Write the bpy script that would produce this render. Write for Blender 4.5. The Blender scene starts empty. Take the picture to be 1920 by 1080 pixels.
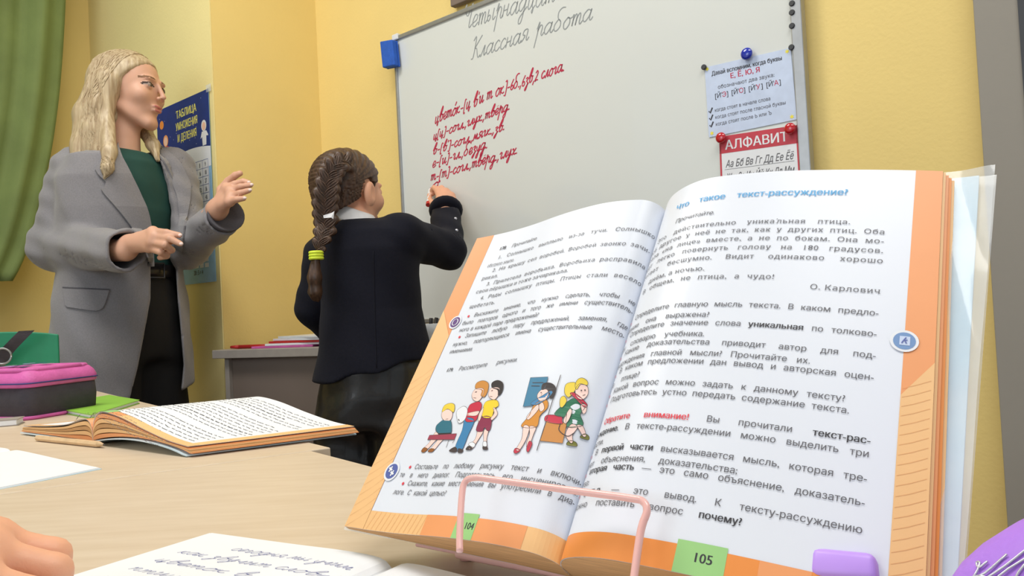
import bpy, bmesh, math, random
import numpy as np
from mathutils import Vector
random.seed(7); rng = np.random.default_rng(7)
S = bpy.context.scene
COL = S.collection
A = np.array
def nrm(v): v = np.asarray(v, float); return v/np.linalg.norm(v)

# ------------------------------------------------------------------ camera, world, lights, exposure
F = 1420.0; PITCH = math.radians(1.4); ROLL = math.radians(2.9)
CAMP = A([0, 0, .86])
_fw = A([0, math.cos(PITCH), math.sin(PITCH)]); _u0 = A([0, -math.sin(PITCH), math.cos(PITCH)]); _r0 = A([1., 0, 0])
RT = math.cos(ROLL)*_r0 - math.sin(ROLL)*_u0; UP = math.sin(ROLL)*_r0 + math.cos(ROLL)*_u0
cd = bpy.data.cameras.new('camera'); cam = bpy.data.objects.new('camera', cd); COL.objects.link(cam)
cd.lens = F/1920*36; cd.sensor_width = 36; cd.clip_start = .01
from mathutils import Matrix
M4 = Matrix(((RT[0], UP[0], -_fw[0], CAMP[0]), (RT[1], UP[1], -_fw[1], CAMP[1]), (RT[2], UP[2], -_fw[2], CAMP[2]), (0, 0, 0, 1)))
cam.matrix_world = M4; S.camera = cam
S.view_settings.view_transform = 'Standard'; S.view_settings.look = 'None'; S.view_settings.gamma = 1
S.view_settings.use_curve_mapping = False; S.view_settings.exposure = 0.12
w = bpy.data.worlds.new('world'); S.world = w; w.use_nodes = True
w.node_tree.nodes['Background'].inputs[0].default_value = (.80, .91, 1, 1)
w.node_tree.nodes['Background'].inputs[1].default_value = .62
def area(name, loc, size, power, col, aim):
    l = bpy.data.lights.new(name, 'AREA'); l.shape = 'RECTANGLE'; l.size, l.size_y = size; l.energy = power; l.color = col
    o = bpy.data.objects.new(name, l); COL.objects.link(o); o.location = loc
    o.rotation_euler = Vector(A(aim)-A(loc)).to_track_quat('-Z', 'Y').to_euler(); return o
area('ceiling_panel_light', (-1.0, 1.1, 2.74), (1.2, .6), 27, (1, .97, .92), (-1.0, 1.1, 0))
area('ceiling_panel_light', (.5, .2, 2.74), (1.2, .6), 21, (1, .97, .92), (.5, .2, 0))
area('window_daylight', (-2.3, -1.2, 1.7), (1.4, 1.4), 16, (.88, .94, 1), (0, 1.5, .9))

# ------------------------------------------------------------------ pixel <-> world helpers used while laying things out
def ray(px, py): return _fw + (px-960)/F*RT - (py-540)/F*UP
def P(px, py, y): r = ray(px, py); return CAMP + r*(y/r[1])
def PZ(px, py, z): r = ray(px, py); return CAMP + r*((z-CAMP[2])/r[2])
def PL(px, py, p0, n): r = ray(px, py); return CAMP + r*(np.dot(p0-CAMP, n)/np.dot(r, n))

# ------------------------------------------------------------------ materials
def lin(c): return tuple((x/12.92 if x <= .04045 else ((x+.055)/1.055)**2.4) for x in [v/255 for v in c])
MATS = {}
def mat(name, rgb, rough=.6, var=.06, scale=40, bump=0, bscale=300, metal=0, sheen=0, stretch=None, rgb2=None, coat=0, alpha=1, trans=0, spec=.5, sss=0):
    m = bpy.data.materials.new(name); m.use_nodes = True; N = m.node_tree.nodes; L = m.node_tree.links
    b = N['Principled BSDF']; c = lin(rgb)
    tc = N.new('ShaderNodeTexCoord'); mp = N.new('ShaderNodeMapping'); L.new(tc.outputs['Object'], mp.inputs[0])
    if stretch: mp.inputs['Scale'].default_value = stretch[:3]
    if stretch and len(stretch) > 3: mp.inputs['Rotation'].default_value[2] = stretch[3]
    no = N.new('ShaderNodeTexNoise'); no.inputs['Scale'].default_value = scale; no.inputs['Detail'].default_value = 4
    L.new(mp.outputs[0], no.inputs['Vector'])
    mx = N.new('ShaderNodeMix'); mx.data_type = 'RGBA'
    c2 = lin(rgb2) if rgb2 else tuple(v*(1-var) for v in c); c1 = c if rgb2 else tuple(min(1, v*(1+var)) for v in c)
    mx.inputs[6].default_value = (*c1, 1); mx.inputs[7].default_value = (*c2, 1)
    rp = N.new('ShaderNodeMapRange'); rp.inputs[1].default_value = .3; rp.inputs[2].default_value = .7
    L.new(no.outputs[0], rp.inputs[0]); L.new(rp.outputs[0], mx.inputs[0]); L.new(mx.outputs[2], b.inputs['Base Color'])
    b.inputs['Roughness'].default_value = rough; b.inputs['Metallic'].default_value = metal
    b.inputs['Sheen Weight'].default_value = sheen; b.inputs['Coat Weight'].default_value = coat; b.inputs['Alpha'].default_value = alpha
    b.inputs['Transmission Weight'].default_value = trans; b.inputs['Specular IOR Level'].default_value = spec
    if sss: b.inputs['Subsurface Weight'].default_value = sss; b.inputs['Subsurface Radius'].default_value = (.012, .004, .002); b.inputs['Subsurface Scale'].default_value = 1
    if bump:
        n2 = N.new('ShaderNodeTexNoise'); n2.inputs['Scale'].default_value = bscale; n2.inputs['Detail'].default_value = 3
        L.new(mp.outputs[0], n2.inputs['Vector'])
        bp = N.new('ShaderNodeBump'); bp.inputs['Strength'].default_value = bump; bp.inputs['Distance'].default_value = .002
        L.new(n2.outputs[0], bp.inputs['Height']); L.new(bp.outputs[0], b.inputs['Normal'])
    MATS[name] = m; return m
mat('wall_paint', (236, 210, 134), .75, .03, 3, .25, 120)
mat('wall_pale', (242, 226, 160), .75, .03, 3, .25, 120)
mat('wall_grey', (150, 145, 136), .7, .03, 3, .1, 80)
mat('ceiling_white', (230, 230, 226), .8)
mat('floor_lino', (120, 96, 76), .5, .1, 8)
mat('table_wood', (216, 199, 176), .42, rgb2=(207, 188, 163), scale=9, stretch=(1.5, 14, 1, .72))
mat('edge_band', (178, 160, 138), .5)
mat('desk_top', (160, 152, 144), .5)
mat('desk_panel', (122, 108, 98), .6, .05, 6)
mat('metal_grey', (150, 152, 154), .35, metal=.8)
mat('alu', (176, 178, 180), .35, metal=.7)
mat('board_white', (220, 224, 221), .22, .01, 4, coat=.3)
mat('paper', (232, 235, 240), .6, .008, 30)
mat('paper_gloss', (226, 231, 241), .38, .006, 20)
mat('page_side', (196, 150, 100), .8, .25, 500, stretch=(.1, .1, 8))
mat('orange', (238, 160, 104), .45, .02); mat('orange_light', (240, 192, 134), .45, .02); mat('orange_deep', (236, 146, 70), .45, .03)
mat('orange_line', (226, 172, 116), .5)
mat('tab_green', (156, 206, 132), .45, .02)
mat('ink', (92, 92, 98), .6); mat('ink_bold', (52, 52, 58), .6); mat('ink_blue', (96, 172, 222), .6); mat('ink_red', (222, 60, 76), .6)
mat('icon_blue', (112, 148, 196), .5); mat('icon_dark', (84, 100, 168), .5); mat('icon_purple', (96, 60, 128), .5)
mat('marker_red', (196, 40, 76), .5); mat('marker_grey', (150, 156, 158), .5); mat('pen_blue', (104, 112, 168), .6)
mat('pink_metal', (236, 184, 178), .32, .01, coat=.4)
mat('plastic_clear', (240, 246, 252), .12, alpha=.36, coat=.6)
mat('cover_blue', (176, 216, 238), .3, rgb2=(226, 240, 248), scale=14)
mat('blue_felt', (36, 92, 190), .8, .1, 60, .3)
mat('dark_rubber', (58, 60, 64), .5); mat('red_gloss', (190, 16, 36), .12, coat=.8); mat('blue_gloss', (18, 44, 170), .12, coat=.8); mat('yellow_plain', (240, 226, 80), .6)
mat('sheet_blue', (200, 214, 240), .5); mat('poster_red', (196, 60, 76), .5); mat('poster_navy', (32, 52, 128), .45, .1, 30); mat('poster_sky', (150, 196, 230), .45)
mat('poster_yellow', (246, 240, 120), .5); mat('skin_print', (244, 200, 176), .5)
mat('curtain_green', (118, 134, 76), .8, .1, 10, .3, 500); mat('chair_green', (24, 128, 92), .5)
mat('case_pink', (206, 96, 168), .6, .12, 40, .3); mat('case_black', (62, 58, 66), .8, .12, 60, .4); mat('case_purple', (168, 116, 222), .55, .08, 20, .2)
mat('case_navy', (52, 56, 120), .6); mat('silver', (206, 206, 216), .3, metal=.6); mat('black_plastic', (30, 30, 34), .5)
mat('lilac', (190, 150, 240), .4, .02); mat('wood_raw', (222, 190, 148), .6, .08, 90); mat('graphite', (60, 60, 62), .4)
mat('green_note', (140, 196, 70), .5); mat('white_plastic', (225, 228, 230), .4); mat('red_plastic', (190, 40, 40), .4)
mat('skin_teacher', (212, 164, 138), .5, .05, 18, .08, 700, sss=.12); mat('skin_girl', (228, 170, 138), .5, .05, 18, .08, 700, sss=.12)
mat('lips', (190, 112, 106), .4); mat('brow', (126, 92, 66), .8); mat('eye_white_shaded', (160, 142, 132), .3); mat('iris', (60, 50, 44), .2); mat('lash', (60, 44, 38), .8)  # eye whites toned down: the shadow they lie in is put into the colour
mat('hair_blonde', (204, 186, 152), .45, rgb2=(160, 136, 104), scale=26, stretch=(6, 6, .25), bump=.12, bscale=60)
mat('hair_brown', (88, 62, 45), .45, rgb2=(52, 36, 27), scale=50, bump=.12, bscale=120, stretch=(4, 4, 1))
mat('coat_grey', (132, 130, 134), .85, .1, 350, .35, 900, sheen=.3); mat('coat_dark', (84, 82, 88), .9, .1, 350)
mat('top_green', (22, 68, 62), .8, .06, 20, .2, 600); mat('trouser_black', (13, 12, 14), .85, .1, 30, .2); mat('belt_black', (24, 22, 24), .35)
mat('blazer_navy', (19, 20, 31), .9, .1, 200, .25, 900, sheen=.03, spec=.2); mat('leather_black', (26, 24, 23), .42, .1, 20, .3, 40, coat=.2)
mat('collar_white', (225, 225, 228), .8); mat('scrunchie', (214, 232, 60), .6, .05, 100, .4); mat('shoe_black', (25, 25, 27), .4)
mat('nail', (240, 214, 206), .2)

# ------------------------------------------------------------------ object bookkeeping
def tag(o, label=None, cat=None, group=None, kind=None):
    if label: o['label'] = label
    if cat: o['category'] = cat
    if group: o['group'] = group
    if kind: o['kind'] = kind
    return o
def empty(name, loc, label, cat, group=None):
    o = bpy.data.objects.new(name, None); COL.objects.link(o); o.location = tuple(loc); o.empty_display_size = .05
    return tag(o, label, cat, group)
class MB:
    def __init__(s): s.v = []; s.f = []; s.mi = []; s.n = 0
    def add(s, V, Fc, mi=0):
        V = np.asarray(V, float).reshape(-1, 3); s.v.append(V); s.f += [tuple(int(i)+s.n for i in f) for f in Fc]; s.mi += [mi]*len(Fc); s.n += len(V); return s
    def box(s, c, size, ax=None, mi=0):
        ax = np.eye(3) if ax is None else np.asarray(ax); h = A(size)/2
        V = [A(c)+sum(sg[i]*h[i]*ax[i] for i in range(3)) for sg in [(-1,-1,-1),(1,-1,-1),(1,1,-1),(-1,1,-1),(-1,-1,1),(1,-1,1),(1,1,1),(-1,1,1)]]
        return s.add(V, [(0,3,2,1),(4,5,6,7),(0,1,5,4),(1,2,6,5),(2,3,7,6),(3,0,4,7)], mi)
    def prism(s, pts, d, mi=0):            # closed polygon extruded by vector d
        pts = np.asarray(pts, float); n = len(pts); V = np.vstack([pts, pts+d])
        return s.add(V, [tuple(range(n))[::-1], tuple(range(n, 2*n))]+[(i, (i+1) % n, (i+1) % n+n, i+n) for i in range(n)], mi)
    def tube(s, pts, r, k=10, mi=0, caps=True, flat=1.0):
        pts = np.asarray(pts, float); n = len(pts); r = np.broadcast_to(np.asarray(r, float), (n,))
        T = np.gradient(pts, axis=0); T /= np.linalg.norm(T, axis=1)[:, None]+1e-12
        u = np.cross(T[0], [0, 0, 1.]);
        if np.linalg.norm(u) < .1: u = np.cross(T[0], [0, 1., 0])
        V = []
        for i in range(n):
            u = u-T[i]*(u@T[i]); u /= np.linalg.norm(u); w_ = np.cross(T[i], u)
            for j in range(k):
                a = 2*math.pi*j/k; V.append(pts[i]+r[i]*(math.cos(a)*u+flat*math.sin(a)*w_))
        Fc = [(i*k+j, i*k+(j+1) % k, (i+1)*k+(j+1) % k, (i+1)*k+j) for i in range(n-1) for j in range(k)]
        if caps: Fc += [tuple(range(k))[::-1], tuple(range((n-1)*k, n*k))]
        return s.add(V, Fc, mi)
    def grid(s, G, mi=0, thick=None):      # G[n][m][3]; thick = vector field or vector -> closed slab
        G = np.asarray(G, float); n, m = G.shape[:2]
        q = [(i*m+j, (i+1)*m+j, (i+1)*m+j+1, i*m+j+1) for i in range(n-1) for j in range(m-1)]
        if thick is None: return s.add(G, q, mi)
        B = (G+thick).reshape(-1, 3); V = np.vstack([G.reshape(-1, 3), B]); o = n*m
        q2 = [tuple(x+o for x in f[::-1]) for f in q]
        rim = [i*m for i in range(n)]+[(n-1)*m+j for j in range(1, m)]+[i*m+m-1 for i in range(n-2, -1, -1)]+[j for j in range(m-2, 0, -1)]
        q3 = [(rim[i], rim[i]+o, rim[(i+1) % len(rim)]+o, rim[(i+1) % len(rim)]) for i in range(len(rim))]
        return s.add(V, q+q2+q3, mi)
    def lathe(s, c, prof, axis=(0, 0, 1), k=20, mi=0):
        ax = nrm(axis); u = np.cross(ax, [0, 0, 1.] if abs(ax[2]) < .9 else [1., 0, 0]); u = nrm(u); w_ = np.cross(ax, u); V = []
        for r, h in prof:
            for j in range(k):
                a = 2*math.pi*j/k; V.append(A(c)+ax*h+r*(math.cos(a)*u+math.sin(a)*w_))
        n = len(prof)
        return s.add(V, [(i*k+j, i*k+(j+1) % k, (i+1)*k+(j+1) % k, (i+1)*k+j) for i in range(n-1) for j in range(k)]+[tuple(range(k))[::-1], tuple(range((n-1)*k, n*k))], mi)
    def ell(s, c, r, k=16, mi=0, ax=None):
        ax = np.eye(3) if ax is None else ax; V = []; n = k//2+1
        for i in range(n):
            t = math.pi*i/(n-1); t = min(max(t, .02), math.pi-.02)
            for j in range(k):
                a = 2*math.pi*j/k; q = A([r[0]*math.sin(t)*math.cos(a), r[1]*math.sin(t)*math.sin(a), r[2]*math.cos(t)]); V.append(A(c)+q@ax)
        return s.add(V, [(i*k+j, (i+1)*k+j, (i+1)*k+(j+1) % k, i*k+(j+1) % k) for i in range(n-1) for j in range(k)]+[tuple(range(k)), tuple(range((n-1)*k, n*k))[::-1]], mi)
    def build(s, name, mats, parent=None, smooth=False, bevel=0, sub=0, fixn=True):
        V = np.vstack(s.v); loc = A([0, 0, 0.])
        if parent is not None:
            p = parent
            while p is not None: loc = loc+A(p.location); p = p.parent
        me = bpy.data.meshes.new(name); me.from_pydata((V-loc).tolist(), [], s.f)
        for m in (mats if isinstance(mats, (list, tuple)) else [mats]): me.materials.append(MATS[m])
        me.polygons.foreach_set('material_index', s.mi)
        if fixn:
            bm = bmesh.new(); bm.from_mesh(me); bmesh.ops.recalc_face_normals(bm, faces=bm.faces); bm.to_mesh(me); bm.free()
        if smooth: me.polygons.foreach_set('use_smooth', [True]*len(s.f))
        me.update(); o = bpy.data.objects.new(name, me); COL.objects.link(o); o.parent = parent
        if bevel:
            b = o.modifiers.new('bevel', 'BEVEL'); b.width = bevel; b.segments = 3; b.limit_method = 'ANGLE'
        if sub:
            b = o.modifiers.new('sub', 'SUBSURF'); b.levels = sub; b.render_levels = sub
        return o
def cr(pts, n=6, closed=False):            # Catmull-Rom
    p = np.asarray(pts, float)
    if len(p) < 3: return p
    q = np.vstack([p[-1], p, p[0], p[1]]) if closed else np.vstack([2*p[0]-p[1], p, 2*p[-1]-p[-2]])
    out = []
    for i in range(1, len(q)-2):
        for t in np.arange(n)/n:
            out.append(.5*(2*q[i]+(q[i+1]-q[i-1])*t+(2*q[i-1]-5*q[i]+4*q[i+1]-q[i+2])*t*t+(3*q[i]-q[i-1]-3*q[i+1]+q[i+2])*t**3))
    if not closed: out.append(q[-2])
    return A(out)

# ------------------------------------------------------------------ surfaces that carry print: at(u, v, off) in metres
class Plane:
    def __init__(s, o, U, V): s.o = A(o); s.U = nrm(U); s.V = nrm(V); s.N = nrm(np.cross(s.U, s.V))
    def at(s, u, v, off=0):
        u = np.asarray(u, float)[..., None]; v = np.asarray(v, float)[..., None]; return s.o+u*s.U+v*s.V+off*s.N
    def uv(s, px, py): p = PL(px, py, s.o, s.N)-s.o; return p@s.U, p@s.V
class Quad:                                 # four corners bl, br, tr, tl
    def __init__(s, bl, br, tr, tl):
        s.c = [A(x) for x in (bl, br, tr, tl)]; s.W = np.linalg.norm(s.c[1]-s.c[0]+s.c[2]-s.c[3])/2; s.H = np.linalg.norm(s.c[3]-s.c[0]+s.c[2]-s.c[1])/2
        s.N = nrm(np.cross(s.c[1]-s.c[0], s.c[3]-s.c[0]))
    def at(s, u, v, off=0):
        a = (np.asarray(u, float)/s.W)[..., None]; b = (np.asarray(v, float)/s.H)[..., None]
        return (1-a)*(1-b)*s.c[0]+a*(1-b)*s.c[1]+a*b*s.c[2]+(1-a)*b*s.c[3]+off*s.N
class Sheet:                                # page bent along a profile: u = arc length from the gutter, v = height
    def __init__(s, O, U, V, N, side, prof):   # prof: polyline (x, n)
        s.O, s.U, s.V, s.N, s.side = O, U, V, N, side
        p = np.asarray(prof, float); s.p = p; s.L = np.r_[0, np.cumsum(np.linalg.norm(np.diff(p, axis=0), axis=1))]
        t = np.gradient(p, axis=0); t /= np.linalg.norm(t, axis=1)[:, None]; s.t = t
    def at(s, u, v, off=0):
        u = np.asarray(u, float); v = np.asarray(v, float)
        x = np.interp(u, s.L, s.p[:, 0]); n = np.interp(u, s.L, s.p[:, 1]); tx = np.interp(u, s.L, s.t[:, 0]); tn = np.interp(u, s.L, s.t[:, 1])
        x = x-off*tn; n = n+off*tx
        return s.O+s.side*x[..., None]*s.U+n[..., None]*s.N+v[..., None]*s.V
    def uv(s, px, py):
        U_ = np.linspace(.001, s.L[-1], 300); b = s.at(U_, U_*0); r = ray(px, py); best = (9, 0, 0)
        for i in range(300):
            M_ = A([s.V, -r]).T; x = np.linalg.lstsq(M_, CAMP-b[i], rcond=None)[0]; e = np.linalg.norm(b[i]+x[0]*s.V-CAMP-x[1]*r)
            if e < best[0]: best = (e, U_[i], x[0])
        return best[1], best[2]
    def patch(s, mb, u0, u1, v0, v1, off, n=40, m=2, mi=0, thick=0):
        uu, vv = np.meshgrid(np.linspace(u0, u1, n), np.linspace(v0, v1, m), indexing='ij'); G = s.at(uu, vv, off)
        mb.grid(G, mi, None if not thick else s.at(uu, vv, off-thick)-G)
def poly_on(mb, surf, pts, off, mi=0):      # flat shape printed on a surface (star-shaped about its centroid)
    p = np.asarray(pts, float); c = p.mean(0); n = len(p)
    q = [c]; [q.append(c+(x-c)*.5) for x in p]; [q.append(x) for x in p]; q = A(q)
    V = surf.at(q[:, 0], q[:, 1], off)
    mb.add(V, [(0, 1+i, 1+(i+1) % n) for i in range(n)]+[(1+i, 1+n+i, 1+n+(i+1) % n, 1+(i+1) % n) for i in range(n)], mi)
def fan_on(mb, surf, pts, off, mi=0):       # arbitrary outline, triangulated
    from mathutils.geometry import tessellate_polygon
    p = np.asarray(pts, float); t = tessellate_polygon([[Vector((x[0], x[1], 0)) for x in p]])
    mb.add(surf.at(p[:, 0], p[:, 1], off), t, mi)
def ribbon(mb, surf, pts, wd, off, mi=0, taper=False):
    p = np.asarray(pts, float); T = np.gradient(p, axis=0); T /= np.linalg.norm(T, axis=1)[:, None]+1e-12
    nn = np.stack([-T[:, 1], T[:, 0]], 1)*wd/2
    a = p+nn; b = p-nn; V = np.vstack([surf.at(a[:, 0], a[:, 1], off), surf.at(b[:, 0], b[:, 1], off)]); n = len(p)
    mb.add(V, [(i, i+1, i+1+n, i+n) for i in range(n-1)], mi)

# type
_G = {}
def contours(t):
    c = bpy.data.curves.new('t', 'FONT'); c.body = t; c.size = 1; c.resolution_u = 3; c.fill_mode = 'NONE'
    o = bpy.data.objects.new('t', c); COL.objects.link(o); e = o.evaluated_get(bpy.context.evaluated_depsgraph_get()); me = e.to_mesh()
    V = A([v.co[:2] for v in me.vertices]) if len(me.vertices) else np.zeros((0, 2)); E_ = [tuple(x.vertices) for x in me.edges]
    e.to_mesh_clear(); bpy.data.objects.remove(o); bpy.data.curves.remove(c); return V, E_
def glyph(ch, bold=False):
    """letter shape as horizontal slices of the outline; style: False, True = bold, 's' = with small serifs"""
    k = (ch, bold)
    if k in _G: return _G[k]
    V, E_ = contours(ch); adv = contours(ch+'|')[0][:, 0].max()-contours('|')[0][:, 0].max() if ch != ' ' else .3
    ev = [(a, b) if b == a+1 else (max(a, b), min(a, b)) for a, b in E_]   # loops run in vertex order
    out = []; Fc = []
    if len(V):
        ys = np.unique(np.round(V[:, 1], 3)); ys = ys[np.r_[True, np.diff(ys) > .006]]; g_ = .02 if bold is True else (-.004 if bold == 's' else 0)
        for y0, y1 in zip(ys[:-1], ys[1:]):
            ym = (y0+y1)/2; cs = []
            for a, b in ev:
                p, q = V[a], V[b]
                if (p[1] <= ym) != (q[1] <= ym):
                    f = lambda y: p[0]+(q[0]-p[0])*(y-p[1])/(q[1]-p[1]); cs.append((f(ym), f(y0), f(y1), 1 if q[1] > p[1] else -1))
            cs.sort(); w_ = 0
            for c in cs:
                if w_ == 0: st_ = c
                w_ += c[3]
                if w_ == 0:
                    n = len(out); out += [(st_[1]-g_, y0), (c[1]+g_, y0), (c[2]+g_, y1), (st_[2]-g_, y1)]; Fc.append((n, n+1, n+2, n+3))
                    if bold == 's' and c[0]-st_[0] < .13:
                        for edge, yy in ((y0, 0.0), (y1, .54)):
                            if abs(edge-yy) < .012: n = len(out); s2 = .04 if yy == 0 else -.04; out += [(st_[0]-.06, yy), (c[0]+.06, yy), (c[0]+.06, yy+s2), (st_[0]-.06, yy+s2)]; Fc.append((n, n+1, n+2, n+3))
    _G[k] = (A(out) if out else np.zeros((0, 2)), Fc, float(adv)+(.03 if bold == 's' else 0)); return _G[k]
def text(col, surf, segs, u0, u1, v, size, off=.0002, align='just', shear=0, stretch=1.0, track=0, rowslope=0):
    """segs: str or list of (str, material, bold); words spread between u0 and u1 when justified"""
    if isinstance(segs, str): segs = [(segs, 'ink', False)]
    words = [(wd, m, b) for s_, m, b in segs for wd in s_.split()]
    ws = [sum(glyph(c, b)[2]+track for c in wd)*size*stretch for wd, m, b in words]; tot = sum(ws); n = len(words)
    sp = .3*size*stretch
    if align == 'just' and n > 1: sp = (u1-u0-tot)/(n-1); 
    if align == 'just' and sp < .16*size:
        f = (u1-u0)/(tot+(n-1)*.3*size); ws = [x*f for x in ws]; stretch *= f; sp = .3*size*f
    x = u0
    if align == 'right': x = u1-tot-sp*(n-1)
    if align == 'center': x = (u0+u1)/2-(tot+sp*(n-1))/2
    for (wd, m, b), w_ in zip(words, ws):
        for c in wd:
            V, Fc, adv = glyph(c, b)
            if len(V):
                q = V*size; q = np.stack([(q[:, 0]+shear*q[:, 1])*stretch+x, q[:, 1]+v], 1); q[:, 1] += rowslope*(q[:, 0]-u0)
                mb = col.setdefault(m, MB()); mb.add(surf.at(q[:, 0], q[:, 1], off), Fc)
            x += (adv+track)*size*stretch
        x += sp
def flush(col, name, parent):
    for i, (m, mb) in enumerate(col.items()):
        if mb.n: tag(mb.build(name, m, parent, fixn=False), kind='stuff')

# cursive hand: strokes in x-height units
CUR = {
'а': (1.15, [[(.85,.85),(.5,1),(.12,.65),(.12,.2),(.4,0),(.8,.5),(.9,1),(.82,.2),(1,0),(1.2,.25)]]),
'б': (1.1, [[(.8,.75),(.5,1),(.12,.6),(.15,.15),(.45,0),(.8,.3),(.78,.75),(.4,1.15),(.35,1.7),(.7,2),(1.1,1.95)]]),
'в': (1.0, [[(.05,.6),(.4,1.7),(.62,2),(.65,1.6),(.3,.6),(.28,.1),(.5,0),(.8,.3),(.75,.8),(.45,.95),(.8,.8),(1,.85)]]),
'г': (.85, [[(.05,.75),(.3,1),(.5,.85),(.38,.3),(.5,0),(.85,.3)]]),
'д': (1.15, [[(.85,.85),(.5,1),(.12,.65),(.12,.2),(.4,0),(.8,.5),(.9,1),(.78,0),(.6,-.9),(.3,-1),(.28,-.6),(.7,-.15),(1.15,.25)]]),
'е': (.85, [[(.08,.3),(.65,.55),(.65,.95),(.35,.98),(.12,.5),(.2,.1),(.5,0),(.9,.3)]]),
'ж': (1.3, [[(0,.9),(.3,1),(.35,.5),(.1,0)], [(.65,1),(.6,0)], [(1.2,1),(.85,.6),(1.0,.1),(1.3,.15)], [(.3,.5),(.9,.5)]]),
'з': (.8, [[(.1,.85),(.45,1),(.6,.75),(.3,.5),(.6,.2),(.4,-.6),(.15,-.8),(.2,-.45),(.8,.2)]]),
'и': (1.05, [[(.0,.8),(.18,1),(.15,.3),(.3,0),(.6,.5),(.72,1),(.68,.3),(.8,0),(1.1,.3)]]),
'к': (.85, [[(.12,1),(.05,0)], [(.6,1),(.15,.5),(.5,.1),(.85,.2)]]),
'л': (.85, [[(.0,.05),(.15,0),(.35,.5),(.58,1),(.55,.3),(.65,0),(.9,.25)]]),
'м': (1.15, [[(0,.05),(.12,0),(.32,1),(.5,.1),(.8,1),(.82,.3),(.95,0),(1.2,.25)]]),
'н': (.95, [[(.12,1),(.05,0)], [(.08,.5),(.6,.55)], [(.67,1),(.6,.2),(.75,0),(1,.25)]]),
'о': (1.0, [[(.5,1),(.12,.6),(.2,.1),(.5,0),(.8,.4),(.7,.9),(.45,1),(.8,.85),(1,.9)]]),
'п': (1.0, [[(.05,.8),(.22,1),(.18,0),(.25,.6),(.5,1),(.66,.85),(.62,.2),(.75,0),(1,.25)]]),
'р': (1.0, [[(.1,.7),(.32,1.3),(.12,-1)], [(.2,.5),(.5,1),(.75,.8),(.7,.2),(.85,0),(1.05,.25)]]),
'с': (.85, [[(.75,.8),(.5,1),(.12,.6),(.2,.1),(.5,0),(.85,.3)]]),
'т': (1.3, [[(.05,.8),(.22,1),(.18,0),(.22,.6),(.45,1),(.6,.8),(.56,0),(.62,.6),(.85,1),(1,.8),(.97,.2),(1.1,0),(1.35,.25)]]),
'у': (.9, [[(.05,.9),(.15,.3),(.4,.15),(.68,1),(.6,0),(.4,-.9),(.15,-.9),(.3,-.35),(.9,.25)]]),
'х': (.85, [[(.05,.85),(.3,.95),(.5,.1),(.85,.2)], [(.8,1),(.1,0)]]),
'ц': (1.0, [[(.15,1),(.12,.2),(.3,0),(.6,.4),(.67,1),(.62,.2),(.8,0),(.75,-.4),(.65,-.2),(1,.2)]]),
'ч': (.95, [[(.05,.85),(.15,.5),(.45,.5),(.67,1),(.6,.2),(.75,0),(1,.25)]]),
'ш': (1.35, [[(.15,1),(.12,.2),(.3,0),(.55,.8),(.57,1),(.52,.2),(.7,0),(.95,.8),(1,1),(.95,.2),(1.1,0),(1.35,.25)]]),
'ы': (1.15, [[(.15,1),(.1,.2),(.3,0),(.5,.3),(.35,.5),(.15,.4)], [(.87,1),(.82,.2),(.95,0),(1.2,.25)]]),
'ь': (.7, [[(.15,1),(.1,.2),(.3,0),(.5,.3),(.35,.5),(.15,.4)]]),
'я': (1.0, [[(.0,0),(.2,.05),(.5,.5),(.2,.6),(.3,1),(.78,1),(.72,.2),(.85,0),(1.1,.25)]]),
'ю': (1.3, [[(.12,1),(.05,0)], [(.08,.5),(.5,.5)], [(.85,1),(.5,.6),(.6,0),(.95,.05),(1.15,.5),(.85,1)]]),
'Ч': (1.4, [[(.1,1.9),(.3,2.1),(.3,1.4),(.7,1.1),(1.2,2.1),(1,.3),(1.15,0),(1.4,.25)]]),
'К': (1.4, [[(.1,1.8),(.45,2.1),(.4,.2),(.1,0)], [(1.3,2.1),(.5,1.05),(.75,.9),(1.1,0),(1.45,.2)]]),
'[': (.6, [[(.5,1.4),(.2,1.4),(.15,-.3),(.45,-.3)]]), ']': (.6, [[(.1,1.4),(.45,1.4),(.4,-.3),(.05,-.3)]]),
'-': (.6, [[(.1,.5),(.5,.52)]]), '–': (.8, [[(.1,.5),(.7,.52)]]), '.': (.4, [[(.03,0),(.32,.1)]]), ',': (.4, [[(.25,.15),(.05,-.4)]]), "'": (.3, [[(.1,1.7),(.05,1.3)]]),
'6': (.8, [[(.6,1.5),(.2,.8),(.15,.2),(.45,0),(.7,.3),(.5,.65),(.2,.5)]]), '2': (.85, [[(.1,1.1),(.4,1.4),(.6,1.0),(.1,0),(.4,.1),(.8,.05)]]), ' ': (.6, [])}
CUR['ё'] = (CUR['е'][0], CUR['е'][1]+[[(.3,1.35),(.33,1.42)], [(.6,1.35),(.63,1.42)]])
CUR['й'] = (CUR['и'][0], CUR['и'][1]+[[(.3,1.4),(.5,1.25),(.7,1.4)]])
CUR['щ'] = (1.4, [CUR['ш'][1][0][:-2]+[(1.15,0),(1.1,-.4),(1,-.2),(1.35,.2)]]); CUR['ó'] = (1.0, CUR['о'][1]+[[(.5,1.3),(.75,1.8)]])
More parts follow.
